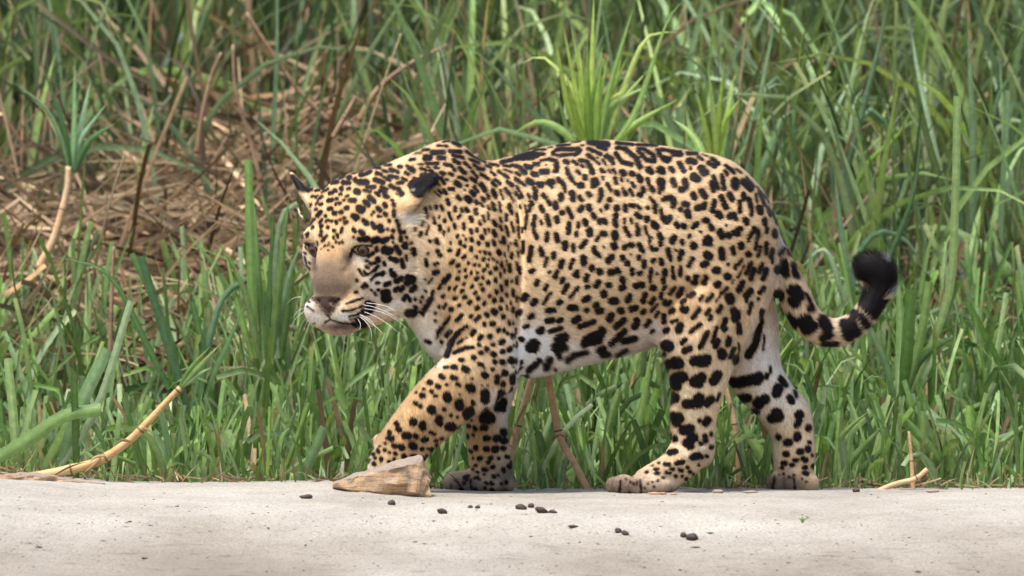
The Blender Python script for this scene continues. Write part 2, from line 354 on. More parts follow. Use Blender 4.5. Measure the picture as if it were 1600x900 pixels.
# ------------------------------------------------------------------ the coat: marks read off the animal's side, plus shade painted in toe clefts and nostril, as strokes "x,y,...,width"
MARKS = [
 # crown and brow
 ((450, 250, 6.667), """500,165,560,145,22 530,190,590,165,40 450,240,525,230,45 365,280,410,260,32 275,325,325,305,30 345,340,430,305,25 240,390,260,370,25
 275,395,310,365,22 310,415,370,385,28 290,470,320,440,28 325,470,375,460,28 225,490,240,455,20 290,525,315,515,30 310,595,360,540,42 265,635,290,620,28
 420,430,485,420,40 425,520,475,510,38 435,355,475,345,38 485,320,515,330,40 570,240,655,245,45 620,190,660,180,45 670,120,705,120,55 560,290,570,320,40
 620,310,660,305,35 545,370,570,365,30 610,390,640,375,28 510,410,530,410,30 585,430,605,425,30 645,430,715,428,48 540,460,560,455,35 505,480,515,450,22
 605,510,645,505,42 480,575,500,545,32 520,540,510,585,20 560,555,575,545,38 395,595,415,580,32 340,665,370,620,28 400,650,450,630,28 460,650,475,640,30
 510,640,525,675,36 550,630,560,625,28 585,615,610,610,30 600,665,630,650,42 350,700,370,690,35 360,740,365,760,35 350,790,360,800,30 425,720,440,700,35
 490,740,500,745,35 565,770,578,710,32 525,780,540,815,30 490,800,495,830,22 365,855,425,790,28 515,850,520,870,22 575,840,585,870,24 545,860,550,880,18
 320,850,315,870,20 440,860,450,875,18 745,80,825,75,38 730,120,780,110,35 750,160,800,155,42 810,150,870,120,40 700,200,720,240,45 740,240,840,240,60
 900,210,1005,245,48 820,290,915,290,38 700,330,755,345,55 790,320,870,340,32 850,385,910,445,50 800,435,860,480,45 740,510,795,530,75 685,580,735,620,60
 795,630,840,680,45 885,660,915,725,45 960,690,985,750,60 760,740,800,780,48 940,500,975,540,48 1005,460,1030,500,42 1010,555,1040,590,38 895,545,910,555,25
 940,590,990,600,16 880,575,880,580,22 915,350,965,380,30 960,330,1030,345,38 1000,370,1055,400,40 970,290,1050,310,26 1055,270,1120,305,40 1145,300,1195,370,45
 1130,355,1190,385,18 1140,250,1210,240,34 1190,190,1240,225,30 1045,175,1155,190,36 1000,180,1070,225,32 920,140,980,160,38 990,115,1040,130,30
 1060,105,1155,130,40 1220,135,1265,160,36 1255,90,1320,130,42 1150,70,1190,85,32 1230,65,1280,75,25 1310,190,1360,215,32 1375,85,1440,115,32
 1390,160,1410,205,38 1420,145,1460,175,28 1480,115,1510,140,38 1450,45,1570,45,32 1530,85,1570,95,28 900,55,960,50,30 1000,60,1080,55,22 870,80,970,90,30
 1100,460,1110,490,40 1080,420,1105,435,28 1110,530,1115,600,36 1060,620,1065,655,28 1140,630,1165,700,34 1165,730,1185,770,40 1090,735,1115,750,38
 1175,800,1185,850,42 1090,800,1095,815,32 1100,860,1105,865,22 985,855,1050,825,50 890,850,960,830,60 790,835,855,820,55 745,820,780,845,40 1040,720,1055,735,25
 690,720,715,760,34 690,800,700,820,24 1220,740,1225,770,22 1240,800,1250,830,26 1210,880,1240,880,50
 160,560,180,580,20 200,650,240,600,22 230,690,260,650,22 260,720,275,690,20 195,780,225,760,25 210,810,220,760,22 150,780,155,820,24
 1290,280,1540,190,110 1330,310,1380,350,110 1380,340,1545,215,70 20,175,130,290,70 90,250,190,310,70 150,310,240,300,54"""),
 # face
 ((450, 370, 5.454), """560,110,540,175,24 572,98,600,80,16 600,80,660,74,16 660,74,725,82,15 575,125,600,152,16 600,152,650,156,14 650,156,700,115,13 815,110,890,125,62 925,80,960,150,38 985,70,1015,100,42
 960,10,970,40,38 760,90,770,130,28 690,170,740,140,30 765,180,785,210,36 700,225,720,235,30 740,225,750,225,26 680,260,690,265,32 675,205,685,210,18
 880,185,885,190,30 905,190,935,210,42 820,215,835,245,26 655,290,680,325,20 680,325,740,290,20 740,290,780,245,24 610,270,650,340,18 710,375,745,330,20
 745,330,830,310,26 800,325,825,300,40 880,275,890,330,30 890,310,920,340,42 975,195,990,265,36 1010,155,1020,205,22 1075,100,1080,160,36 920,380,980,355,45
 825,410,880,390,34 760,395,785,390,28 910,460,950,430,38 655,395,685,425,30 635,420,655,440,28 590,360,600,380,22 585,470,595,470,22 715,450,720,455,20
 775,450,780,455,20 745,470,755,500,18 810,480,865,475,60 825,530,860,510,70 1020,350,1075,370,70 1060,450,1090,420,45 1000,390,1040,400,40 1040,465,1075,455,28
 960,460,985,420,36 985,540,1015,490,34 1015,490,1045,540,32 1015,650,1090,640,62 1080,590,1105,615,26 680,560,740,590,50 600,700,660,760,50 650,640,720,620,55
 560,720,590,760,28 505,570,560,550,12 560,550,650,520,14 475,628,560,622,16 560,622,660,580,14 530,675,600,660,10 600,660,650,630,12 540,700,600,690,9
 170,520,200,560,10 175,590,235,630,9 150,55,185,70,20 185,70,195,110,12 195,110,225,135,12 150,58,230,62,10 140,130,165,150,14 145,170,165,240,14
 165,240,195,285,12 180,215,200,230,10 260,50,262,80,14 320,85,335,75,18 355,75,365,75,18 385,80,400,95,14 350,115,360,118,10 290,105,300,110,10 355,655,370,700,9 370,700,315,730,9 370,700,440,722,11 440,722,560,738,14 150,85,200,140,8 395,575,450,525,26 215,515,240,540,10 250,550,340,640,3 460,530,375,650,3"""),
 # withers
 ((640, 210, 8), """420,100,500,90,22 530,100,640,145,50 345,150,480,155,26 150,205,260,195,28 60,245,150,240,18 0,320,70,320,36 270,235,430,235,62 180,300,270,300,70
 350,300,450,305,48 495,215,650,230,45 530,265,680,305,40 690,210,780,270,34 780,270,950,350,22 740,315,870,360,34 540,320,625,375,48 680,355,760,425,36
 790,380,850,430,36 850,430,930,445,42 940,385,1020,425,30 200,375,370,375,34 100,380,170,385,18 430,380,520,400,40 520,400,570,470,36 615,425,700,500,48
 770,460,850,550,32 880,500,990,565,38 1010,470,1070,520,34 1060,560,1130,630,38 1020,600,1085,660,42 1095,460,1240,550,38 1170,440,1280,485,30 1160,395,1270,405,36
 1270,390,1370,410,40 1370,410,1440,500,55 1320,480,1380,520,40 1430,395,1530,430,50 1520,490,1590,520,55 1540,370,1600,380,40 980,370,1110,395,30 1130,350,1290,320,45
 1310,300,1600,260,75 1540,200,1600,195,20 1390,250,1500,230,20 10,420,60,470,50 130,425,220,465,26 220,410,270,430,22 305,420,370,435,28 260,465,310,490,28
 380,480,445,505,42 495,495,550,520,38 605,540,650,560,42 660,545,720,590,38 760,545,830,600,44 390,545,440,625,42 450,565,485,580,32 570,600,640,660,58
 705,640,725,650,26 685,700,695,705,20 880,620,945,710,58 1035,695,1080,795,50 1125,690,1165,820,24 1185,680,1250,760,44 1250,760,1300,860,24 1210,590,1285,650,42
 1310,550,1380,610,42 1380,600,1450,650,38 1335,650,1420,800,26 1465,575,1540,630,62 1320,735,1385,810,38 1470,745,1500,810,28 1500,840,1540,890,44
 1550,660,1575,760,50 1550,770,1580,820,50 490,690,560,690,48 425,695,475,760,38 365,705,400,740,30 345,590,380,640,26 310,720,380,780,18 795,660,850,720,42
 765,710,810,770,52 590,775,645,830,46 700,790,765,850,62 900,785,935,845,42 960,760,995,805,34 820,840,850,880,44 470,815,500,890,44 880,860,910,895,34
 1120,850,1135,895,30 1020,860,1060,895,36 1235,870,1260,895,36"""),
 # neck and upper shoulder
 ((640, 320, 8), """200,40,215,170,40 260,20,270,60,24 330,10,335,60,34 395,10,425,80,36 490,5,500,10,26 570,30,575,90,38 650,50,660,95,34 700,50,735,95,42 820,60,835,130,50
 900,10,920,35,32 975,10,995,75,24 1025,15,1065,75,40 1120,10,1140,100,26 1230,20,1280,120,44 1370,10,1390,55,26 1440,10,1465,140,22 1465,140,1440,310,34
 490,95,530,200,30 605,175,640,130,34 300,150,315,245,30 370,140,375,175,22 435,180,445,225,34 385,255,380,325,40 140,210,145,265,28 240,260,225,330,26 225,320,210,385,28
 65,330,80,300,30 130,400,145,350,42 435,330,430,380,30 490,290,495,340,24 560,240,575,295,40 680,230,680,315,34 760,155,780,215,46 915,140,940,225,30 980,100,990,200,24
 870,205,890,260,32 1040,205,1080,270,46 1125,165,1140,225,30 1205,120,1210,205,36 1335,110,1350,240,30 1265,220,1300,350,28 1195,270,1235,390,38 1130,270,1155,325,32
 760,305,785,365,38 840,300,850,345,34 930,305,955,370,32 985,305,1000,350,24 1040,320,1070,400,44 1355,270,1365,420,30 1400,290,1405,360,22 600,380,605,420,36
 670,385,680,395,24 705,420,708,450,30 770,415,785,465,36 890,385,915,435,42 1165,400,1180,490,36 1130,465,1140,475,30 1045,450,1060,510,46 970,475,985,520,40
 860,470,875,505,42 515,460,520,490,32 630,450,640,500,36 685,515,695,525,36 770,530,775,580,40 250,450,265,470,36 340,450,350,475,56 345,570,365,595,46
 380,630,390,635,42 495,575,515,570,38 600,640,625,560,40 515,740,555,690,40 665,670,700,640,38 230,615,240,610,34 205,680,225,770,40 330,745,350,735,48
 300,860,360,830,56 480,890,510,870,50 40,550,60,620,50 20,490,35,480,30 600,770,625,740,46 735,740,750,720,38 830,640,845,660,42 880,580,885,600,34 930,575,950,610,36
 1000,600,1010,630,36 1105,570,1125,620,46 1185,600,1190,650,24 1235,500,1230,590,18 1265,470,1260,510,16 1320,440,1325,520,32 1415,460,1410,610,42 1270,600,1270,670,34
 1345,570,1355,650,22 1210,690,1205,750,16 915,700,935,670,38 985,675,990,690,22 1045,670,1048,690,28 1090,710,1095,725,30 805,750,820,745,36 870,745,875,765,32
 975,755,980,765,34 1145,720,1150,780,34 1065,775,1080,815,46 1240,740,1255,840,42 1335,720,1345,810,28 1375,770,1380,870,26 1185,800,1185,850,24 690,830,710,800,38
 620,845,640,830,32 770,855,775,840,38 850,840,852,850,32 930,820,945,805,40 1005,840,1010,850,42 1135,850,1135,890,28"""),
 # lower shoulder and chest
 ((640, 430, 8), """600,40,620,45,42 700,30,720,5,34 835,45,850,40,46 915,20,925,45,38 985,85,995,100,48 1070,30,1080,85,36 1140,120,1150,200,36 1135,5,1137,20,26 1205,60,1205,120,42
 1270,60,1275,90,28 1335,20,1335,110,34 675,115,695,95,34 560,180,600,125,34 495,165,510,155,34 770,155,795,125,36 890,110,900,120,34 910,160,920,190,52 650,205,680,185,34
 815,230,835,205,42 1075,185,1090,220,40 1000,235,1005,270,36 1205,220,1215,265,36 1290,170,1290,260,36 1335,260,1335,320,26 415,275,445,240,38 555,295,590,270,38
 680,285,705,260,46 850,300,870,270,44 1050,290,1060,325,48 1140,280,1150,320,42 1260,320,1260,360,22 365,395,380,365,34 425,405,465,355,40 515,430,540,405,52
 615,385,640,360,42 735,350,770,315,44 925,360,945,330,46 830,420,860,385,52 1050,440,1065,460,70 1130,395,1140,410,42 1210,370,1225,440,24 1285,400,1290,460,38
 1330,440,1328,520,22 955,480,975,495,48 755,525,785,490,42 825,560,880,505,50 585,570,670,485,40 1165,490,1175,535,46 320,580,330,550,32 325,475,330,465,22
 930,585,945,620,48 1015,600,1055,600,62 1240,560,1245,620,38 1290,570,1293,610,24 1100,690,1120,660,48 1175,670,1180,690,36 1220,705,1230,735,38 1325,650,1325,720,22
 340,790,360,710,22 360,710,430,620,44 430,620,510,510,40 455,760,520,690,52 395,840,410,820,36 505,880,540,800,70 540,800,620,700,50 620,690,730,625,40
 605,850,670,790,28 670,790,730,770,14 690,890,810,890,34 785,750,815,675,52 870,790,910,750,50 985,760,1020,755,58 1130,830,1180,810,58 1275,720,1280,790,28
 1310,720,1312,780,14 865,860,880,870,36 1035,860,1045,860,38 1335,840,1338,890,24 1300,860,1302,890,16 170,480,185,430,40 190,430,280,280,66 280,280,300,180,36
 130,440,180,500,26 360,170,420,90,40 420,90,500,10,56 10,470,70,450,70 60,380,90,410,36 160,255,160,275,32 200,195,210,200,26 70,280,80,310,30 140,325,145,330,26
 5,310,15,320,30 195,45,205,55,26 240,100,260,70,24 290,30,270,70,22 200,810,270,840,40"""),
 # back
 ((820, 215, 8), """580,50,690,45,30 390,105,560,90,26 115,155,260,150,26 280,125,340,120,16 0,220,150,215,70 20,275,120,260,40 150,210,250,210,34
 330,205,400,150,36 400,150,690,150,50 690,150,640,215,50 640,215,420,230,40 420,230,330,205,36 780,60,1040,90,70 900,110,1020,150,50 690,95,730,105,22
 1130,70,1350,90,40 1380,90,1600,100,36 770,140,950,220,42 770,215,850,280,45 850,280,930,345,30 955,280,1010,350,32 1000,230,1090,290,60 1070,290,1100,340,50
 900,255,905,260,16 1130,130,1230,140,50 1230,140,1380,260,60 1380,260,1430,390,65 1120,190,1190,300,52 1190,310,1330,350,52 1390,140,1480,150,40 1480,150,1590,220,46
 1400,160,1500,290,48 1500,290,1600,300,50 110,335,180,340,48 190,295,290,275,30 290,275,400,300,40 390,310,390,420,60 360,420,400,425,55 20,370,90,380,55
 90,460,150,475,60 190,435,290,430,62 250,345,265,350,16 480,300,540,320,58 510,380,540,480,46 540,480,620,585,44 590,300,650,345,44 670,290,760,300,44
 760,300,820,400,56 820,400,840,460,60 700,350,725,380,34 640,420,680,465,44 735,480,745,530,62 665,600,715,610,72 30,550,90,580,70 150,590,225,600,68
 270,570,355,560,68 310,590,330,640,36 400,520,480,600,56 480,600,495,690,36 100,620,150,690,40 125,700,130,780,52 210,710,260,770,44 280,790,310,850,44
 370,810,385,870,52 445,710,440,790,62 560,700,600,700,60 590,720,595,800,62 665,740,705,800,46 770,700,805,740,56 830,620,905,570,60 860,560,870,580,90
 935,650,935,740,62 930,760,915,810,52 940,400,960,440,48 970,430,1000,440,34 955,490,970,540,32 1030,410,1065,450,30 1090,400,1120,460,38 1110,510,1135,590,44
 1010,580,1065,680,38 1110,680,1155,720,58 1185,430,1240,460,72 1190,510,1205,560,34 1300,450,1350,470,62 1400,480,1440,560,66 1265,540,1280,560,32
 1320,570,1360,630,40 1200,630,1210,650,28 1215,680,1255,730,44 1290,650,1335,740,34 1460,630,1460,700,50 1400,720,1450,730,56 1510,410,1580,440,70
 1515,510,1540,600,42 1550,630,1600,680,60 1030,790,1060,780,55 90,800,50,880,40"""),
 # croup
 ((1010, 215, 7.26), """10,85,120,90,30 60,200,80,280,50 20,280,90,280,36 100,150,180,140,44 180,140,290,160,40 290,180,390,190,70 120,170,150,210,44 160,240,260,250,56
 190,270,240,280,40 450,180,570,185,44 570,220,630,265,34 450,265,545,285,66 475,340,495,370,30 620,190,720,240,16 720,240,810,310,44 675,290,770,345,46
 340,300,380,300,50 370,320,415,395,58 255,350,295,390,56 0,360,40,400,60 120,360,180,400,78 595,345,650,420,80 650,400,680,410,50 500,440,570,490,80
 130,490,170,520,80 150,540,150,600,70 120,630,140,640,36 0,480,10,560,30 30,570,70,620,56 280,480,305,560,62 415,480,430,580,60 370,600,400,590,62
 735,440,790,590,44 710,510,740,620,52 830,430,860,600,48 865,380,900,430,44 975,480,990,580,84 870,320,980,410,40 990,360,1060,410,24 1060,490,1170,600,66
 1110,450,1200,570,34 905,640,950,720,60 500,640,530,700,60 590,600,650,690,64 535,810,640,790,66 620,770,640,760,50 160,720,230,680,50 230,680,300,720,60
 300,720,280,800,56 360,810,380,830,50 410,760,440,770,62 140,820,150,870,42 440,830,455,890,60 20,690,70,740,36 80,760,80,860,46 720,850,750,720,52
 815,670,850,740,54 850,740,880,810,62 1075,640,1070,720,50 1030,720,1030,860,44 1130,690,1160,800,50 1160,800,1160,890,42 1220,640,1225,740,34 1250,610,1320,780,36
 1250,790,1270,860,74 1350,790,1390,890,46 1420,830,1480,890,50 1240,560,1330,690,26 1340,640,1380,740,22 1400,720,1430,760,14 770,850,820,890,50 900,880,980,880,50"""),
 # flank
 ((810, 320, 8), """150,10,130,90,44 270,20,300,90,56 455,10,460,40,60 520,100,550,115,56 595,40,640,120,44 640,120,660,180,46 740,90,790,30,60 860,10,880,80,60 1085,10,1085,60,54
 1010,65,1020,95,28 1210,20,1215,80,62 1315,10,1320,90,52 1370,10,1440,20,50 1470,10,1510,70,36 1580,30,1600,60,40 200,140,190,230,44 180,230,190,330,42
 190,340,230,430,46 270,200,290,250,32 345,130,380,270,54 460,150,480,230,56 910,120,950,180,52 990,190,1000,240,54 1040,190,1080,240,62 1205,120,1190,220,60
 1190,240,1200,260,62 1310,180,1310,240,38 1310,280,1330,350,50 1350,360,1370,400,50 1385,180,1400,240,34 1440,120,1510,170,56 1570,150,1590,220,54 1450,240,1470,300,36
 1475,300,1465,380,60 1560,280,1590,380,38 620,230,610,360,54 735,220,735,290,42 810,190,835,260,62 870,310,880,390,72 715,340,715,400,42 350,350,345,460,52
 455,360,485,470,56 575,470,570,560,66 670,490,675,590,42 770,540,830,450,56 820,480,820,490,50 1010,370,1080,370,66 960,460,990,400,44 1180,350,1200,430,84
 1170,490,1190,540,76 930,530,935,590,52 940,590,1000,650,56 1040,520,1060,550,22 1090,710,1160,640,70 1290,550,1330,520,60 1370,510,1400,510,56 1480,490,1510,540,56
 1510,540,1540,600,46 1480,640,1490,680,56 1275,640,1290,690,64 1330,720,1350,750,62 1545,700,1550,780,60 1385,625,1388,628,22 55,460,45,610,42 155,520,130,710,52
 265,540,290,640,54 350,660,320,770,42 430,600,430,670,56 540,690,510,790,56 480,820,450,890,52 670,680,630,800,42 790,650,810,750,72 890,770,920,810,66
 990,810,1010,860,70 730,830,690,890,60 1130,850,1160,840,72 1210,810,1230,830,62 1395,800,1400,880,48 1480,860,1510,850,56 140,850,190,810,56 370,860,390,830,32
 15,790,15,870,32 830,885,860,890,50"""),
 # haunch
 ((1010, 320, 7.26), """0,140,5,190,34 50,210,110,270,66 160,140,200,200,62 210,210,250,140,56 420,80,465,150,56 310,210,340,260,50 390,240,420,260,56 500,260,560,210,52 620,170,680,200,60
 695,230,715,290,56 770,100,820,150,64 900,140,970,130,70 970,150,1000,180,40 1080,160,1110,220,58 870,235,875,240,20 800,290,835,380,64 890,340,910,360,56
 970,320,1000,330,60 990,290,1050,270,54 450,380,470,340,32 590,310,600,315,20 120,330,150,400,56 130,410,140,470,46 260,430,300,360,62 220,500,240,600,52
 250,580,255,640,36 300,510,310,515,20 370,410,390,450,46 380,520,370,570,60 350,590,360,630,50 10,360,15,450,22 20,470,50,520,40 60,510,110,505,40 40,370,50,385,20
 640,410,700,400,90 620,450,720,450,40 490,450,530,490,72 820,500,830,620,66 940,480,965,560,50 1040,450,1050,490,70 1115,540,1135,580,62 1190,260,1200,290,46
 1130,380,1190,290,44 1120,380,1130,420,36 1235,290,1240,380,42 1220,390,1205,510,36 1310,160,1320,240,52 1340,260,1330,320,46 1440,290,1430,360,72 1430,90,1480,210,46
 1330,430,1330,560,48 1270,470,1235,590,38 1410,500,1380,600,52 1405,600,1410,660,28 660,570,690,590,80 600,690,670,660,70 490,630,510,610,46 450,700,480,640,40
 740,740,790,750,76 870,790,910,830,70 890,680,910,670,28 45,650,70,620,50 30,720,30,780,38 25,800,20,880,36 135,610,160,680,48 180,740,190,800,56 170,820,170,890,46
 95,770,100,790,26 275,700,275,760,32 285,780,290,840,42 360,700,360,810,42 440,820,455,850,46 540,800,510,880,50 500,880,560,800,30 660,810,630,890,46 770,880,800,890,50
 975,730,990,670,36 1010,690,1060,610,32 1080,690,1000,830,24 1160,650,1100,790,46 1195,720,1150,850,56 1290,660,1245,780,40 1340,720,1290,850,50 960,850,940,890,16
 1040,880,1060,880,50"""),
 # belly
 ((800, 430, 5.295), """345,10,360,15,32 400,60,420,25,36 515,5,540,5,32 600,20,605,45,40 190,80,210,40,36 260,120,290,75,30 410,145,455,75,34 470,185,540,95,26 600,95,625,95,34
 680,95,710,45,42 745,130,755,175,46 780,80,795,80,40 900,20,905,60,42 880,110,920,95,48 1000,90,1040,80,48 1050,70,1070,85,46 1130,10,1128,55,26 1150,105,1160,110,40
 85,200,120,160,52 165,240,195,200,40 250,240,315,140,24 370,230,400,215,42 580,205,630,180,46 800,210,860,210,50 940,215,965,160,44 1065,220,1090,150,40
 1130,230,1160,190,32 45,310,70,295,44 135,345,175,330,40 275,290,350,285,36 460,265,530,270,46 595,285,615,285,34 670,245,700,240,46 690,300,740,290,48
 875,285,900,295,48 970,265,980,290,44 990,280,1020,260,44 1060,310,1085,290,42 1135,300,1160,270,28 90,425,140,415,28 275,375,340,365,42 370,370,410,365,36
 500,380,550,345,52 210,460,250,445,56 300,465,410,430,32 545,425,680,375,38 790,370,810,320,56 840,430,925,360,46 1000,430,1025,360,52 1090,420,1130,370,36
 135,600,200,550,80 160,540,190,620,60 70,520,80,530,36 360,540,440,500,70 340,590,420,580,80 370,620,390,680,44 430,590,450,600,40 590,550,700,490,80
 570,560,600,580,40 700,550,740,440,60 640,540,700,540,60 805,570,930,450,44 900,545,1020,515,44 700,620,760,600,50 720,650,800,650,44 850,660,945,610,34
 440,700,520,650,50 520,650,620,630,36 130,790,230,690,44 270,770,310,680,54 70,850,130,830,30 345,770,355,775,20 75,700,75,740,26 1140,470,1160,450,30"""),
 # thigh, and the far thigh behind it
 ((1010, 440, 7.26), """30,70,80,65,62 170,90,200,50,40 140,190,150,130,42 235,140,305,60,40 330,170,390,70,56 30,260,70,170,36 30,330,110,250,26 85,390,120,340,44 180,260,190,210,46
 210,260,260,220,46 245,350,290,310,60 445,170,520,125,56 370,240,420,200,48 395,310,420,320,72 500,410,580,300,52 580,210,610,160,40 655,220,730,140,44
 760,20,790,60,62 620,10,640,20,50 490,5,550,10,50 750,230,820,140,20 820,130,890,70,40 1010,100,1060,30,66 900,150,930,230,90 1095,170,1160,90,70
 1105,200,1105,230,36 780,340,825,270,52 650,370,695,300,42 690,430,705,380,44 840,520,870,410,60 860,540,870,520,50 960,300,980,440,72 1000,330,990,420,70
 1135,360,1165,230,38 1020,470,1030,580,54 1250,130,1310,60,50 1240,180,1250,200,30 260,450,330,430,36 340,560,370,480,76 200,560,220,530,60 180,360,180,470,46
 470,570,590,470,46 370,690,430,640,46 400,780,480,740,66 580,740,670,560,52 720,680,770,500,40 750,740,790,650,56 890,720,910,620,58 820,770,840,850,90
 920,860,970,740,44 190,700,250,740,110 190,800,190,830,40 280,880,360,880,70 500,880,690,850,70 1290,320,1300,480,60 1290,480,1240,700,70 1240,700,1150,850,80
 1340,600,1330,780,16 980,880,1010,840,50 1020,690,1030,780,20 1030,800,1000,890,30"""),
 # near hind leg
 ((940, 560, 4.1875), """420,30,510,30,60 410,70,410,90,30 580,10,680,15,60 460,130,530,110,70 460,150,480,170,60 580,150,650,110,60 590,160,640,160,40 710,150,750,90,56
 730,100,760,90,40 440,240,480,255,60 430,260,450,280,40 530,290,640,280,56 600,260,640,240,50 670,290,710,250,50 740,270,760,220,18 450,370,510,390,62
 470,400,490,420,50 510,460,580,450,60 660,420,690,385,44 625,390,630,400,22 440,480,440,520,22 470,500,475,530,26 540,550,600,500,56 560,570,580,560,40
 665,490,670,540,30 635,545,640,550,24 705,480,705,490,20 705,570,710,570,26 430,610,480,595,34 575,635,630,625,44 640,630,645,640,20 675,630,680,630,20
 475,675,530,665,26 400,680,440,685,24 360,675,375,675,14 405,600,405,605,12 340,715,365,715,20 440,710,465,715,18 495,715,520,725,22 550,700,555,705,18
 565,730,575,735,20 280,735,295,730,16 345,740,370,740,16 410,735,440,740,18 470,750,480,765,16 385,765,400,770,14 355,780,360,790,12 515,755,525,765,16
 545,775,548,785,18 590,745,593,750,14 625,680,627,690,14 320,695,330,690,10 220,820,225,790,10 330,820,335,830,10 118,790,112,860,10 245,780,250,865,10 200,800,205,815,10 180,790,182,800,8 290,800,295,812,9 320,790,326,800,9 270,830,275,838,8 150,775,155,785,8"""),
 # far hind leg
 ((1120, 460, 2.857), """60,390,100,395,40 90,395,180,375,44 170,390,195,360,44 225,360,225,365,22 75,300,85,280,34 100,465,150,462,34 175,485,225,465,40 190,500,200,495,24
 265,450,280,410,40 285,370,300,400,24 300,390,315,410,20 240,320,242,350,12 325,455,340,485,26 240,555,290,545,40 265,525,275,530,36 160,520,190,530,20
 365,545,375,530,34 355,590,375,560,26 360,630,362,640,30 275,630,285,645,22 310,660,330,662,32 410,605,415,590,26 415,660,420,662,14 310,712,316,715,24
 370,703,378,703,26 410,690,412,695,24 350,742,360,742,18 390,735,400,740,22 300,755,308,755,20 335,762,342,763,16 390,775,405,777,18 430,765,440,775,18
 295,775,298,776,14 390,795,410,805,18 430,720,432,722,12 350,430,360,460,14 262,815,255,870,7 345,805,352,875,7 300,800,305,806,8 325,815,330,820,8 380,820,386,826,8 400,835,404,840,8 280,805,284,810,6"""),
 # tail
 ((1180, 340, 4.09), """145,240,185,190,24 205,200,210,240,16 120,330,190,330,50 175,270,190,370,46 240,290,250,370,34 260,350,275,390,18 140,480,155,510,62 215,460,270,460,60
 240,520,250,540,60 280,480,280,520,50 320,480,345,540,20 345,560,355,590,44 200,630,250,690,60 240,650,270,650,30 310,640,340,720,80 360,680,380,700,50
 420,640,470,730,60 420,770,480,740,50 410,620,420,640,20 420,810,530,805,30 560,670,590,760,60 600,670,650,740,70 580,770,620,760,40 620,610,640,620,50
 660,620,720,690,50 650,600,700,640,30 690,540,780,620,70 720,480,850,570,90 760,520,830,540,80 760,300,830,340,190 720,330,740,350,110 800,400,850,400,120
 780,440,830,440,70"""),
 # near fore leg, upper
 ((640, 530, 6.925), """400,180,440,90,50 480,140,600,90,36 600,90,700,75,34 745,45,765,60,36 830,90,840,105,44 890,45,910,55,38 975,25,1020,15,52 760,135,790,135,42 900,145,920,160,52
 990,125,1020,120,44 1070,105,1085,90,46 1125,50,1128,80,20 1155,20,1160,80,20 540,213,595,213,32 680,185,710,195,46 910,220,935,245,42 995,230,1010,240,50
 1090,210,1110,230,60 1140,200,1150,250,30 1120,280,1122,295,16 380,295,430,290,28 460,290,510,295,50 585,295,640,335,60 745,255,790,265,36 790,275,815,300,22
 795,360,840,390,56 890,305,910,320,30 1010,340,1050,360,56 950,380,945,460,46 1000,450,1015,490,50 960,390,1000,380,20 1110,370,1110,470,56 1145,330,1150,360,26
 1080,560,1110,510,26 335,375,380,410,44 450,390,520,415,40 205,450,250,460,46 305,490,330,505,50 400,475,420,485,34 510,465,555,490,36 630,490,690,540,70
 660,480,680,500,50 675,410,680,415,24 815,540,820,660,80 790,620,850,610,60 1000,550,960,660,56 990,560,1010,570,60 940,690,945,650,30 75,560,90,565,20
 165,525,170,525,28 240,550,250,555,36 130,600,165,595,52 285,595,292,598,34 410,600,420,620,84 540,670,545,710,84 680,650,695,690,38 640,760,620,820,90
 650,740,660,790,90 790,800,840,730,44 760,830,790,790,30 75,675,78,680,42 125,705,128,708,38 245,740,250,750,80 375,740,382,745,38 450,800,455,805,30
 520,820,522,825,22 340,830,320,880,62 40,850,60,880,60 150,890,155,890,50 660,885,680,875,20 785,480,790,495,16 845,470,848,490,16 545,570,548,590,14
 990,700,1010,680,80 1020,740,1025,780,30 800,870,880,840,80"""),
 # both fore legs, lower
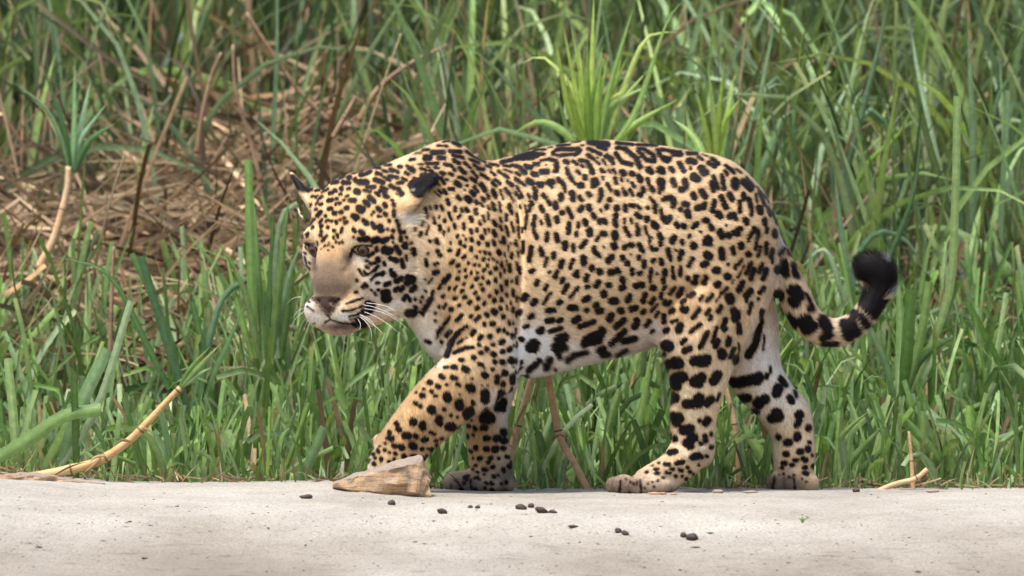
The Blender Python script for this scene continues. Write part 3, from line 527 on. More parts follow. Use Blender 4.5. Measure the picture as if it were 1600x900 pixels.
 ((555, 600, 5.142), """460,290,490,290,50 475,270,478,310,46 545,310,550,345,50 670,290,690,250,52 680,310,690,290,40 760,330,785,330,62 830,340,860,330,28 340,305,342,310,36
 355,350,362,355,40 180,365,215,345,26 285,375,285,385,30 255,430,285,400,18 295,425,305,425,40 410,400,435,400,50 490,400,497,405,36 545,430,585,428,40
 610,375,616,378,24 640,388,645,388,14 650,440,655,440,28 690,430,710,420,22 465,475,475,485,56 320,480,335,482,36 375,490,385,497,42 250,460,255,462,20
 205,485,212,485,16 540,505,545,507,26 590,505,592,506,18 620,515,623,520,36 655,480,660,475,20 125,510,150,500,24 190,520,195,530,28 245,512,250,515,26
 280,530,290,540,20 328,540,332,545,28 145,550,155,550,28 170,580,175,580,20 215,585,220,595,28 120,600,110,620,20 100,610,130,590,16 160,625,165,628,28
 280,605,285,607,24 320,588,325,590,26 400,565,403,570,36 470,570,480,570,40 540,590,548,595,46 580,565,583,567,20 55,605,60,605,12 35,660,40,665,14
 90,560,92,562,12 1010,280,1090,290,60 1060,270,1080,275,80 1130,190,1190,190,60 1195,120,1190,180,40 1010,355,1055,352,42 960,355,965,370,30 1185,380,1195,400,46
 1035,435,1080,440,38 1120,440,1155,435,56 1185,455,1200,460,44 895,410,905,440,24 945,410,948,415,22 965,505,968,525,36 1035,525,1070,525,36 1110,525,1140,525,52
 1175,520,1200,520,34 1205,580,1235,595,26 920,540,930,550,24 905,340,915,345,28 990,600,1010,600,36 1080,597,1090,597,30 1150,600,1155,600,22 1060,632,1078,632,26
 1245,635,1262,645,24 950,595,945,605,16 905,665,910,670,20 965,660,970,660,22 1100,670,1108,665,30 1020,690,1060,688,32 1185,680,1195,710,28 1235,665,1240,670,32
 940,690,945,692,20 975,710,985,712,18 1030,728,1045,728,16 1110,740,1120,755,28 1145,735,1150,740,16 1270,715,1272,730,16 950,760,990,745,14 1050,795,1060,800,22
 1090,795,1100,805,24 1165,800,1175,810,18 1210,790,1215,800,20 880,755,890,765,30 905,740,910,745,20 870,795,875,800,24 980,760,1000,770,20 960,850,965,855,24
 1040,835,1045,840,22 1090,855,1110,860,36 840,850,860,855,24 925,760,935,860,9 800,770,850,830,9 765,800,770,860,7"""),
]
PR = 2                                   # raster cells per pixel
PU0, PV0, PU1, PV1 = 430, 200, 1420, 790
MASK = np.full(((PV1 - PV0) * PR, (PU1 - PU0) * PR), 9.0, np.float32)      # signed distance to the nearest mark, px
yy, xx = np.mgrid[0:MASK.shape[0], 0:MASK.shape[1]].astype(np.float32); xx = xx / PR + PU0; yy = yy / PR + PV0
for (x0, y0, sc), txt in MARKS:
    for tok in txt.split():
        q = [float(t) for t in tok.split(',')]; r = q[-1] / sc / 2 * 1.20 + 0.65
        pts = [(x0 + q[i] / sc, y0 + q[i + 1] / sc) for i in range(0, len(q) - 1, 2)]
        for (ax, ay), (bx, by) in zip(pts[:-1], pts[1:]):
            Ls = math.hypot(bx - ax, by - ay)
            if Ls > .8 * r and len(pts) == 2:
                e = min(.40 * r, .34 * Ls) / Ls; sx, sy_ = (bx - ax) * e, (by - ay) * e; ax += sx; ay += sy_; bx -= sx; by -= sy_
            m = r + 9; i0 = int((min(ax, bx) - m - PU0) * PR); i1 = int((max(ax, bx) + m - PU0) * PR) + 1
            j0 = int((min(ay, by) - m - PV0) * PR); j1 = int((max(ay, by) + m - PV0) * PR) + 1
            i0, j0 = max(0, i0), max(0, j0)
            X = xx[j0:j1, i0:i1]; Y = yy[j0:j1, i0:i1]
            if X.size == 0: continue
            L2 = (bx - ax) ** 2 + (by - ay) ** 2 + 1e-6
            t = np.clip(((X - ax) * (bx - ax) + (Y - ay) * (by - ay)) / L2, 0, 1)
            d = np.hypot(X - ax - t * (bx - ax), Y - ay - t * (by - ay)) - r
            MASK[j0:j1, i0:i1] = np.minimum(MASK[j0:j1, i0:i1], d)
def blur(a, n):
    k = np.hanning(n + 2)[1:-1]; k /= k.sum()
    a = np.apply_along_axis(lambda r: np.convolve(np.pad(r, n // 2, 'edge'), k, 'valid'), 1, a)
    return np.apply_along_axis(lambda r: np.convolve(np.pad(r, n // 2, 'edge'), k, 'valid'), 0, a)
DENS = blur((MASK[::2, ::2] < 0).astype(float), 21)       # how thick the marks lie: the tan inside a rosette is deeper

# ground colour of the fur, px zones: u, v, radius u, radius v, colour, strength
ZONES = [
 (930, 300, 420, 110, (224, 188, 138), .9), (720, 420, 110, 130, (222, 180, 126), .9), (660, 370, 60, 70, (226, 190, 140), .8),
 (550, 320, 80, 70, (224, 180, 122), .9), (600, 290, 60, 30, (222, 180, 124), .8), (640, 400, 40, 50, (224, 192, 146), .9),
 (1180, 440, 60, 90, (214, 168, 112), .7), (1000, 470, 110, 50, (222, 184, 134), .7), (1060, 470, 60, 40, (212, 165, 108), .5),
 (880, 555, 50, 26, (236, 226, 214), .9), (930, 552, 60, 24, (232, 218, 202), .9), (985, 535, 60, 22, (226, 208, 190), .9), (1015, 515, 26, 16, (215, 198, 182), .9),
 (838, 545, 34, 40, (248, 242, 232), 1.2), (820, 570, 26, 40, (248, 242, 232), 1.1),
 (655, 520, 28, 45, (238, 224, 204), 1), (680, 545, 24, 34, (236, 224, 208), 1), (645, 480, 26, 30, (226, 208, 180), .8), (655, 455, 26, 40, (206, 184, 152), .7),
 (1160, 560, 60, 90, (214, 200, 190), 0), (1195, 540, 26, 60, (222, 208, 194), 1.1), (1200, 580, 60, 34, (230, 217, 200), 1), (1225, 625, 50, 40, (232, 214, 190), 1),
 (1240, 690, 40, 40, (226, 198, 158), .9), (1090, 610, 56, 60, (234, 206, 164), .9), (1080, 690, 40, 40, (228, 202, 164), .9), (1100, 720, 24, 30, (196, 170, 142), .8),
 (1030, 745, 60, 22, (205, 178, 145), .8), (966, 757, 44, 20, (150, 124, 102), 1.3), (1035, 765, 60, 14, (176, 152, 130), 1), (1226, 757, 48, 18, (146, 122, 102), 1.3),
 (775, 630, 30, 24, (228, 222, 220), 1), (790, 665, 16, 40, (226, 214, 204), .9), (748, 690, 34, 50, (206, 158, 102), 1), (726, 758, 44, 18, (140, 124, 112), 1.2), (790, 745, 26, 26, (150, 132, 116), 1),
 (700, 606, 60, 36, (218, 174, 118), .9), (650, 640, 40, 40, (218, 174, 118), .9), (630, 690, 50, 40, (218, 168, 108), .8), (610, 725, 50, 30, (224, 188, 138), .9), (572, 705, 12, 30, (236, 226, 212), .9),
 (600, 440, 34, 40, (236, 220, 198), 1), (620, 470, 30, 24, (226, 210, 186), .9), (560, 402, 16, 9, (228, 208, 182), .9), (563, 377, 20, 8, (228, 200, 162), .8), (480, 405, 12, 16, (232, 214, 190), .9),
 (540, 465, 24, 22, (208, 168, 118), .9), (520, 392, 24, 18, (204, 154, 96), .8), (516, 422, 26, 24, (146, 117, 87), 1.15), (514, 446, 33, 22, (126, 102, 80), 1.5), (546, 428, 12, 28, (168, 134, 100), .8), (545, 404, 7, 10, (70, 54, 48), .9), (493, 418, 6, 14, (120, 94, 74), .8),
 (498, 497, 17, 12, (226, 214, 198), 1.1), (545, 497, 30, 13, (226, 214, 198), 1.1), (482, 480, 10, 16, (232, 218, 200), .9), (535, 517, 28, 10, (182, 156, 130), 1.3), (534, 509, 30, 5, (112, 86, 72), 1.0),
 (628, 330, 18, 10, (198, 148, 96), .8), (640, 342, 18, 10, (232, 216, 192), 1.0), (456, 318, 14, 26, (236, 224, 190), 1.2), (470, 330, 8, 20, (232, 214, 178), .8),
 (1240, 470, 60, 60, (226, 196, 156), .9), (1330, 500, 50, 40, (222, 196, 164), .9), (1205, 442, 20, 26, (208, 178, 142), 1.3), (1222, 378, 9, 22, (206, 198, 188), .9), (1394, 450, 8, 14, (235, 225, 210), 1),
]
zy, zx = np.mgrid[PV0:PV1, PU0:PU1].astype(np.float32)
BASE = np.zeros(zy.shape + (3,), np.float32) + lin((222, 188, 142)).astype(np.float32)
for (zu, zv, ru, rv, c, st) in ZONES:
    w = np.clip(st * np.exp(-(((zx - zu) / ru) ** 2 + ((zy - zv) / rv) ** 2) * 1.1), 0, 1)[..., None]
    BASE += w * (lin(c).astype(np.float32) - BASE)
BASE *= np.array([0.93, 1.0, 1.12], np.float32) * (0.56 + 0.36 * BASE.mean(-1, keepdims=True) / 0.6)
INK = np.zeros(zy.shape, np.float32)     # nose leather
nose = ((511, 467, 23, 5.5), (514, 474, 18, 7), (515, 482, 11, 7), (515, 488, 6, 6))
for (zu, zv, ru, rv) in nose: INK = np.maximum(INK, np.clip(1.6 - 1.0 * (((zx - zu) / ru) ** 2 + ((zy - zv) / rv) ** 2), 0, 1))
WHITE = np.zeros(zy.shape, np.float32)   # pale flecks on black: ear spot, tail tip fringe
for (zu, zv, ru, rv) in ((646, 298, 3, 2.4), (1386, 401, 9, 4), (1394, 453, 4, 9)):
    WHITE = np.maximum(WHITE, np.clip(1.5 - (((zx - zu) / ru) ** 2 + ((zy - zv) / rv) ** 2), 0, 1) * .45)

def coat(P, jit=0.0, seed=1):
    """linear colour of the fur at body points P (u, y, z in px)"""
    g = np.random.default_rng(seed)
    iu = np.clip(((P[:, 0] - GU0) / VOX).astype(int), 0, NEARY.shape[0] - 1); iz = np.clip(((P[:, 2] - GZ0) / VOX).astype(int), 0, NEARY.shape[1] - 1)
    ny = NEARY[iu, iz]; hid = np.clip(P[:, 1] - np.where(ny > 900, P[:, 1], ny) - 14, 0, 400)
    u = P[:, 0] + 0.33 * hid; v = 770 - P[:, 2] + 0.12 * hid
    u = np.where(u > PU1 - 4, P[:, 0], u)
    if jit:
        u = u + g.normal(0, jit, len(u)); v = v + g.normal(0, jit, len(v))
    a = np.clip(((u - PU0) * PR), 0, MASK.shape[1] - 1).astype(int); b = np.clip(((v - PV0) * PR), 0, MASK.shape[0] - 1).astype(int)
    m = MASK[b, a] + 0.9 * noise_arr(P / 5.0, 3, 1)
    a2, b2 = np.clip((u - PU0).astype(int), 0, BASE.shape[1] - 1), np.clip((v - PV0).astype(int), 0, BASE.shape[0] - 1)
    c = BASE[b2, a2].astype(float)
    den = np.clip(DENS[np.clip(b2, 0, DENS.shape[0] - 1), np.clip(a2, 0, DENS.shape[1] - 1)] * 1.9 - .25, 0, 1)[:, None]
    c = c * (1.08 - den * np.array([.16, .27, .40]))
    c = c * (1 + 0.10 * noise_arr(P / 26.0, 5, 2))[:, None] * (1 + 0.10 * g.standard_normal(len(c)))[:, None]
    k = np.clip(0.5 - m / 2.2, 0, 1)[:, None]
    blk = lin((19, 15, 16)) * (1 + 0.3 * g.standard_normal((len(c), 1)))
    blk = blk + np.clip(P[:, 2:3] - 400, 0, 200) / 200 * np.array([.004, .004, .006])
    c = c * (1 - k) + blk * k
    ik = INK[b2, a2][:, None] * (1 - k); c = c * (1 - ik) + lin((64, 48, 42)) * ik
    wk = WHITE[b2, a2][:, None]; c = c * (1 - wk) + lin((205, 200, 200)) * wk
    return np.clip(c, 0.002, 0.82)

# ------------------------------------------------------------------ materials of the cat
def mat_fur():
    m, nt, b = mat_new('jaguar_fur')
    at = nt.nodes.new('ShaderNodeAttribute'); at.attribute_name = 'col'
    nt.links.new(at.outputs['Color'], b.inputs['Base Color'])
    b.inputs['Roughness'].default_value = 0.62; b.inputs['Specular IOR Level'].default_value = 0.13
    b.inputs['Sheen Weight'].default_value = 0.05; b.inputs['Sheen Roughness'].default_value = 0.4
    return m
M_FUR = mat_fur()
jag = empty('jaguar', (0.25, 0.0, 0.0))
tag(jag, 'large spotted jaguar walking with lowered head and curled tail on pale sand', 'jaguar')
OFF = np.array([0.25, 0, 0])
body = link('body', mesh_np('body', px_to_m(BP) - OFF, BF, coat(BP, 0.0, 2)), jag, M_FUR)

# fur: short flat hairs combed along the body
tri = np.concatenate([BF[:, [0, 1, 2]], BF[:, [0, 2, 3]]])
ar = np.linalg.norm(np.cross(BP[tri[:, 1]] - BP[tri[:, 0]], BP[tri[:, 2]] - BP[tri[:, 0]]), axis=1)
NF = 560000
wgt = ar * np.where((BP[tri[:, 0], 0] < 660) & (BP[tri[:, 0], 2] > 240), 1.7, 1.0)
ti = rng.choice(len(tri), NF, p=wgt / wgt.sum())
r1, r2 = rng.random(NF), rng.random(NF); sq = np.sqrt(r1)
bc = np.stack([1 - sq, sq * (1 - r2), sq * r2], 1)
FP = (BP[tri[ti]] * bc[:, :, None]).sum(1); FN = (BN[tri[ti]] * bc[:, :, None]).sum(1)
FN /= np.linalg.norm(FN, axis=1)[:, None]
u_, y_, z_ = FP.T; v_ = 770 - z_
flow = np.stack([np.ones(NF), 0 * u_, -0.32 + 0 * u_], 1)                      # default: backwards and a little down
def mixf(w, d):
    global flow
    flow = flow * (1 - w[:, None]) + np.asarray(d) * w[:, None]
sm = lambda a, b, x: np.clip((x - a) / (b - a), 0, 1)
mixf(sm(520, 600, v_), np.array([0.15, 0, -1.0]))
mixf(sm(560, 520, v_) * sm(650, 700, u_) * sm(815, 790, u_) * sm(300, 420, v_), np.array([0.35, 0, -1.0]))
mixf(sm(380, 520, v_) * sm(1010, 1080, u_) * sm(1240, 1200, u_), np.array([0.35, 0, -1.0]))
mixf(sm(700, 730, v_), np.array([-0.9, 0, -0.5]))
hd = sm(660, 615, u_) * sm(545, 520, v_)
nosep = np.array(H(0, 96, -80)); rad = np.stack([u_ - nosep[0], y_ - nosep[2], z_ - (770 - nosep[1])], 1); rad /= np.linalg.norm(rad, axis=1)[:, None]
flow = flow * (1 - hd[:, None]) + rad * hd[:, None]
T = np.array(TAIL); tl = (u_ > 1214) & (v_ < 560) & (v_ > 375) & ~((u_ < 1232) & (v_ > 520))
if tl.any():
    tc = catmull(TAIL, 8); di = ((u_[tl][:, None] - tc[None, :, 0]) ** 2 + (v_[tl][:, None] - tc[None, :, 1]) ** 2).argmin(1)
    td = np.gradient(tc, axis=0); flow[tl] = np.stack([td[di, 0], td[di, 2], -td[di, 1]], 1)
flow += rng.normal(0, 0.16, flow.shape)
flow -= (flow * FN).sum(1)[:, None] * FN; flow /= np.linalg.norm(flow, axis=1)[:, None] + 1e-6
ln = 7.5 + 0 * u_
ln = np.where(hd > .5, 5.0, ln); ln = np.where((hd > .5) & (np.hypot(u_ - 512, (v_ - 445) * .8) < 32), 2.6, ln)
ln = np.where((hd > .5) & (v_ > 500), 6.5, ln)
ln = np.where(v_ > 690, 5.5, ln)
ln += 5 * sm(520, 560, v_) * sm(820, 850, u_) * sm(1040, 1020, u_) * (v_ < 620)     # belly
ln = np.where(tl, 11.0, ln); ln = np.where(tl & (u_ > 1335) & (v_ < 470), 20.0, ln)
ln += 12 * np.exp(-(((u_ - 640) / 20) ** 2 + ((v_ - 342) / 14) ** 2)) + 9 * np.exp(-(((u_ - 460) / 12) ** 2 + ((v_ - 310) / 18) ** 2))
ln *= rng.uniform(0.65, 1.25, NF)
nosemask = INK[np.clip((v_ - PV0).astype(int), 0, BASE.shape[0] - 1), np.clip((u_ - PU0).astype(int), 0, BASE.shape[1] - 1)] > .3
eyem = np.zeros(NF, bool)
for sg in (-1, 1):
    e = H(sg * 44, 60, -1); eyem |= (np.abs(u_ - e[0]) < 13) & (np.abs(v_ - e[1]) < 7.5) & (np.abs(y_ - e[2]) < 26)
keep = ~(nosemask | eyem)
FP, FN, flow, ln = FP[keep], FN[keep], flow[keep], ln[keep]; NF = len(FP); tl = tl[keep]
lift = np.where(tl & (FP[:, 0] > 1340), 0.75, 0.30) * rng.uniform(0.5, 1.3, NF)
dirv = flow + FN * lift[:, None]; dirv /= np.linalg.norm(dirv, axis=1)[:, None]
side = np.cross(FN, flow); wd = 0.50 * rng.uniform(0.7, 1.3, NF)[:, None]
root = FP - FN * 0.5
tip = root + dirv * ln[:, None]; mid = root + (dirv * .5 + FN * .04) * ln[:, None]
FV = np.stack([root + side * wd, root - side * wd, tip], 1).reshape(-1, 3)
FF = np.arange(NF * 3).reshape(-1, 3)
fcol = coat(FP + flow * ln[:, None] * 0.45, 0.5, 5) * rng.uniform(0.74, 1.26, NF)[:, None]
stk = noise_arr(np.stack([FP[:, 0] / 7, FP[:, 1] / 7, FP[:, 2] / 2.4], 1), 8, 2); stv = noise_arr(np.stack([FP[:, 0] / 2.4, FP[:, 1] / 7, FP[:, 2] / 7], 1), 9, 2)
fcol *= (1 + .34 * np.where(np.abs(flow[:, 0]) > np.abs(flow[:, 2]), stk, stv))[:, None]
fcol = np.clip(np.repeat(fcol, 3, 0), 0.002, .9); fcol[2::3] = np.clip(fcol[2::3] * 1.1, 0, .95)
fur = link('fur', mesh_np('fur', px_to_m(FV) - OFF, FF, fcol, True, np.repeat(FN * 0.9 + dirv * 0.15, 3, 0)), jag, M_FUR)
tag(fur, kind='stuff')

# eyes
def mat_eye():
    m, nt, b = mat_new('jaguar_eye')
    tc = nt.nodes.new('ShaderNodeTexCoord'); sp = nt.nodes.new('ShaderNodeSeparateXYZ'); nt.links.new(tc.outputs['Object'], sp.inputs[0])
    ln_ = nt.nodes.new('ShaderNodeVectorMath'); ln_.operation = 'LENGTH'
    cb = nt.nodes.new('ShaderNodeCombineXYZ'); nt.links.new(sp.outputs[0], cb.inputs[0]); nt.links.new(sp.outputs[1], cb.inputs[1]); nt.links.new(cb.outputs[0], ln_.inputs[0])
    rp = nt.nodes.new('ShaderNodeValToRGB'); nt.links.new(ln_.outputs['Value'], rp.inputs[0])
    e = rp.color_ramp.elements; e[0].position = 0.0; e[0].color = (.004, .003, .003, 1); e[1].position = 1; e[1].color = (.02, .012, .01, 1)
    for p, c in ((.0036, (.004, .003, .003, 1)), (.0056, (.10, .06, .026, 1)), (.0100, (.075, .043, .02, 1)), (.0120, (.010, .007, .006, 1))):
        q = e.new(p); q.color = c
    nt.links.new(rp.outputs[0], b.inputs['Base Color']); b.inputs['Roughness'].default_value = 0.22; b.inputs['Specular IOR Level'].default_value = 0.3
    return m
M_EYE = mat_eye()
def uv_sphere(name, r, n=24, m_=16):
    th = np.linspace(0, math.pi, m_ + 1); ph = np.linspace(0, 2 * math.pi, n, endpoint=False)
    V = [(r * math.sin(t) * math.cos(p), r * math.sin(t) * math.sin(p), r * math.cos(t)) for t in th for p in ph]
    F = [(i * n + j, (i + 1) * n + j, (i + 1) * n + (j + 1) % n, i * n + (j + 1) % n) for i in range(m_) for j in range(n)]
    return mesh_np(name, np.array(V), np.array(F))
EYEF = 45.0
eye_me = uv_sphere('eye', 13 * S)
for sg in (-1, 1):
    c = H(sg * 43, EYEF, -2.0); o = link('eye', eye_me, jag, M_EYE)
    o.location = Vector(((c[0] - 800) * S, c[2] * S, (770 - c[1]) * S)) - Vector(OFF)
    f = Vector((-hs * .95 + sg * .25 * hc, -hc, -.30)); o.rotation_euler = f.to_track_quat('Z', 'Y').to_euler()
# whiskers
mW, nt, b = mat_new('whisker'); b.inputs['Base Color'].default_value = (.85, .82, .76, 1); b.inputs['Roughness'].default_value = .5
def tube(name, pts, rad, n=5, cap=True):
    pts = np.array(pts, float); rad = np.array(rad, float); K = len(pts)
    t = np.gradient(pts, axis=0); t /= np.linalg.norm(t, axis=1)[:, None] + 1e-9
    ref = np.array([0.0, 0, 1]) if abs(t[:, 2]).mean() < .8 else np.array([1.0, 0, 0])
    a = np.cross(t, ref); a /= np.linalg.norm(a, axis=1)[:, None] + 1e-9; bb = np.cross(t, a)
    an = np.arange(n) * 2 * math.pi / n
    V = (pts[:, None] + rad[:, None, None] * (np.cos(an)[None, :, None] * a[:, None] + np.sin(an)[None, :, None] * bb[:, None])).reshape(-1, 3)
    F = [(i * n + j, i * n + (j + 1) % n, (i + 1) * n + (j + 1) % n, (i + 1) * n + j) for i in range(K - 1) for j in range(n)]
    if cap:
        V = np.concatenate([V, [pts[0], pts[-1]]]); c0, c1 = K * n, K * n + 1
        F += [(c0, (j + 1) % n, j, c0) for j in range(n)] + [(c1, (K - 1) * n + j, (K - 1) * n + (j + 1) % n, c1) for j in range(n)]
    me = bpy.data.meshes.new(name)
    me.from_pydata([tuple(v) for v in V], [], [tuple(dict.fromkeys(f)) for f in F]); me.polygons.foreach_set('use_smooth', [True] * len(me.polygons)); me.update()
    return me
WH = [((570, 476), (600, 484), (628, 500)), ((572, 482), (610, 492), (640, 515)), ((572, 487), (600, 500), (626, 520)), ((566, 492), (590, 510), (600, 520)), ((564, 494), (580, 510), (583, 530)),
      ((575, 473), (605, 478), (620, 487)), ((560, 496), (566, 506), (564, 515)), ((562, 490), (582, 500), (590, 514)),
      ((478, 486), (462, 500), (456, 515)), ((484, 492), (474, 505), (469, 520)), ((487, 494), (480, 506), (476, 518)), ((473, 464), (460, 466), (450, 475)), ((475, 482), (465, 488), (458, 500)), ((490, 497), (484, 508), (482, 520))]
for i, (a, bq, c) in enumerate(WH):
    ya = -118 if a[0] > 520 and a[1] > 400 else (-72 if a[1] > 400 else -112)
    dy = -14 if a[0] > 520 else 10
    P0, P1, P2 = [np.array([(q[0] - 800) * S, (ya + k * dy) * S, (770 - q[1]) * S]) - OFF for k, q in enumerate((a, bq, c))]
    tt = np.linspace(0, 1, 7)[:, None]
    pts = (1 - tt) ** 2 * P0 + 2 * tt * (1 - tt) * (2 * P1 - .5 * P0 - .5 * P2) + tt ** 2 * P2
    link('whisker', tube('whisker', pts, np.linspace(.00045, .00016, 7), 4), jag, mW)
print('cat done', time.time() - T0)

# ------------------------------------------------------------------ the ground
def ramp(nt, stops):
    r = nt.nodes.new('ShaderNodeValToRGB'); e = r.color_ramp.elements
    e[0].position, e[0].color = stops[0][0], tuple(stops[0][1]) + (1,); e[1].position, e[1].color = stops[-1][0], tuple(stops[-1][1]) + (1,)
    for p, c in stops[1:-1]:
        q = e.new(p); q.color = tuple(c) + (1,)
    return r
def nz(nt, scale, detail=4, rough=.6, vec=None, stretch=None):
    n = nt.nodes.new('ShaderNodeTexNoise'); n.inputs['Scale'].default_value = scale; n.inputs['Detail'].default_value = detail; n.inputs['Roughness'].default_value = rough
    tc = nt.nodes.new('ShaderNodeTexCoord'); src = tc.outputs['Object']
    if stretch:
        mp = nt.nodes.new('ShaderNodeMapping'); mp.inputs['Scale'].default_value = stretch; nt.links.new(src, mp.inputs[0]); src = mp.outputs[0]
    nt.links.new(src, n.inputs['Vector']); return n
def mixc(nt, a, b, fac, mode='MIX'):
    m = nt.nodes.new('ShaderNodeMix'); m.data_type = 'RGBA'; m.blend_type = mode
    nt.links.new(a, m.inputs[6]); 
    if hasattr(b, 'links'): nt.links.new(b, m.inputs[7])
    else: m.inputs[7].default_value = tuple(b) + (1,)
    if hasattr(fac, 'links'): nt.links.new(fac, m.inputs[0])
    else: m.inputs[0].default_value = fac
    return m.outputs[2]
def mat_sand():
    m, nt, b = mat_new('sand')
    n1 = nz(nt, 3.5, 5, .6, stretch=(.6, 1.6, 1)); r1 = ramp(nt, [(.30, lin((154, 147, 135))), (.50, lin((167, 161, 150))), (.72, lin((175, 170, 160)))])
    nt.links.new(n1.outputs[0], r1.inputs[0])
    n2 = nz(nt, 330, 3, .7, stretch=(.55, 1, 1)); r2 = ramp(nt, [(.32, (.45, .43, .40)), (.47, (.96, .96, .96)), (.70, (1.12, 1.12, 1.12))]); nt.links.new(n2.outputs[0], r2.inputs[0])
    c = mixc(nt, r1.outputs[0], r2.outputs[0], .85, 'MULTIPLY')
    n3 = nz(nt, 34, 7, .75, stretch=(.30, 1.2, 2.0)); r3 = ramp(nt, [(.54, (0, 0, 0)), (.66, (1, 1, 1))]); nt.links.new(n3.outputs[0], r3.inputs[0])
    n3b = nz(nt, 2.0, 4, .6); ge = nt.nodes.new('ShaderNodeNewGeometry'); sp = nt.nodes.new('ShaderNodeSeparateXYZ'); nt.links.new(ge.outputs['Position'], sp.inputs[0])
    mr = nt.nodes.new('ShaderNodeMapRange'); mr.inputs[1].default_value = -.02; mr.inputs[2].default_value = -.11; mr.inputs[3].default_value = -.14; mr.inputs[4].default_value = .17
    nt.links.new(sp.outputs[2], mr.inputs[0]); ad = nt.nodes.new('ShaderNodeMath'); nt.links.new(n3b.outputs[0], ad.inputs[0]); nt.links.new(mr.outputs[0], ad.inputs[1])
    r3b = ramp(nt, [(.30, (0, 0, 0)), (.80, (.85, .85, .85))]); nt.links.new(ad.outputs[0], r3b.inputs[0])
    c = mixc(nt, c, lin((116, 107, 96)), r3b.outputs[0])                      # silt stains, thickened downslope to put the slope's shade into the colour
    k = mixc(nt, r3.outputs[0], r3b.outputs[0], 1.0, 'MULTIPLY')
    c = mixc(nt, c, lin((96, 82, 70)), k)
    c = mixc(nt, c, r2.outputs[0], .45, 'MULTIPLY')
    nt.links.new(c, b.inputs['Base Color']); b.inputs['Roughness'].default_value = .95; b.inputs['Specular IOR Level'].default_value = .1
    bp = nt.nodes.new('ShaderNodeBump'); bp.inputs['Strength'].default_value = .7; bp.inputs['Distance'].default_value = .006
    n4 = nz(nt, 150, 6, .7, stretch=(.6, 1, 1)); nt.links.new(n4.outputs[0], bp.inputs['Height']); nt.links.new(bp.outputs[0], b.inputs['Normal'])
    return m
def mat_soil():
    m, nt, b = mat_new('soil')
    n1 = nz(nt, 30, 6, .7); r1 = ramp(nt, [(.3, lin((34, 27, 21))), (.55, lin((56, 45, 34))), (.8, lin((88, 72, 54)))]); nt.links.new(n1.outputs[0], r1.inputs[0])
    nt.links.new(r1.outputs[0], b.inputs['Base Color']); b.inputs['Roughness'].default_value = 1
    bp = nt.nodes.new('ShaderNodeBump'); bp.inputs['Strength'].default_value = .8; bp.inputs['Distance'].default_value = .02
    nt.links.new(n1.outputs[0], bp.inputs['Height']); nt.links.new(bp.outputs[0], b.inputs['Normal'])
    return m
def crest(x):
    """height of the sand's edge along the picture"""
    u = x / S + 800
    return np.interp(u, [-400, 0, 60, 120, 180, 300, 420, 520, 600, 680, 760, 1600, 2200], np.array([26, 26, 24, 19, 14, 12.5, 14, 16, 9, 3, 1.5, 3.5, 3.5]) * S)
def sand_z(x, y):
    e = crest(x)
    z = np.interp(y, [-15, -6, -3, -1.6, -1.15, -.72, -.55, -.35, -.16, .22, .42, .6], [-2.3, -1.5, -.80, -.30, -.145, -.036, -.016, -.006, 0, 0, -.03, -.08])
    w = np.interp(y, [-1.0, -.25, .2, .6], [0, 1, 1, .3])
    p = np.stack([x * 2.2, y * 2.2, 0 * x], -1).reshape(-1, 3)
    n = noise_arr(p, 4, 3).reshape(x.shape); n2 = noise_arr(p * 6, 9, 2).reshape(x.shape)
    calm = np.interp(y, [-.9, -.45, -.2, .3], [1, .5, .12, .12])
    return z + e * w + calm * (.016 * n + .004 * n2) + .0028 * n2 + .002 * noise_arr(p * 22, 13, 2).reshape(x.shape)
def bank_z(x, y):
    z = np.interp(y, [.2, .45, .7, 1.0, 1.5, 2.0, 2.6, 3.3, 4.5, 8, 14], [-.06, -.05, -.02, .04, .20, .40, .62, .88, 1.20, 1.9, 2.3])
    p = np.stack([x * 1.3, y * 1.3, 0 * x], -1).reshape(-1, 3)
    return z + .07 * noise_arr(p, 11, 3).reshape(x.shape) * np.interp(y, [.3, 1.2], [.2, 1])
def sheet(name, xs, ys, fz, mat, label):
    X, Y = np.meshgrid(xs, ys, indexing='ij'); Z = fz(X, Y)
    n, m = X.shape; I = np.arange(n * m).reshape(n, m)
    F = np.stack([I[:-1, :-1], I[1:, :-1], I[1:, 1:], I[:-1, 1:]], -1).reshape(-1, 4)
    o = link(name, mesh_np(name, np.stack([X, Y, Z], -1).reshape(-1, 3), F), None, mat)
    return tag(o, label, 'ground', kind='structure')
xs = np.concatenate([np.linspace(-9, -1.4, 24)[:-1], np.linspace(-1.4, 1.4, 240), np.linspace(1.4, 9, 24)[1:]])
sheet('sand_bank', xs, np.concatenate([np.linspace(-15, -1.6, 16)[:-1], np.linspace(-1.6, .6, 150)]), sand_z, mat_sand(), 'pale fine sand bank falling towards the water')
sheet('grass_slope', np.linspace(-10, 10, 160), np.concatenate([np.linspace(.2, 5, 70), np.linspace(5.3, 14, 14)]), bank_z, mat_soil(), 'dark soil slope rising behind the sand under the grass')

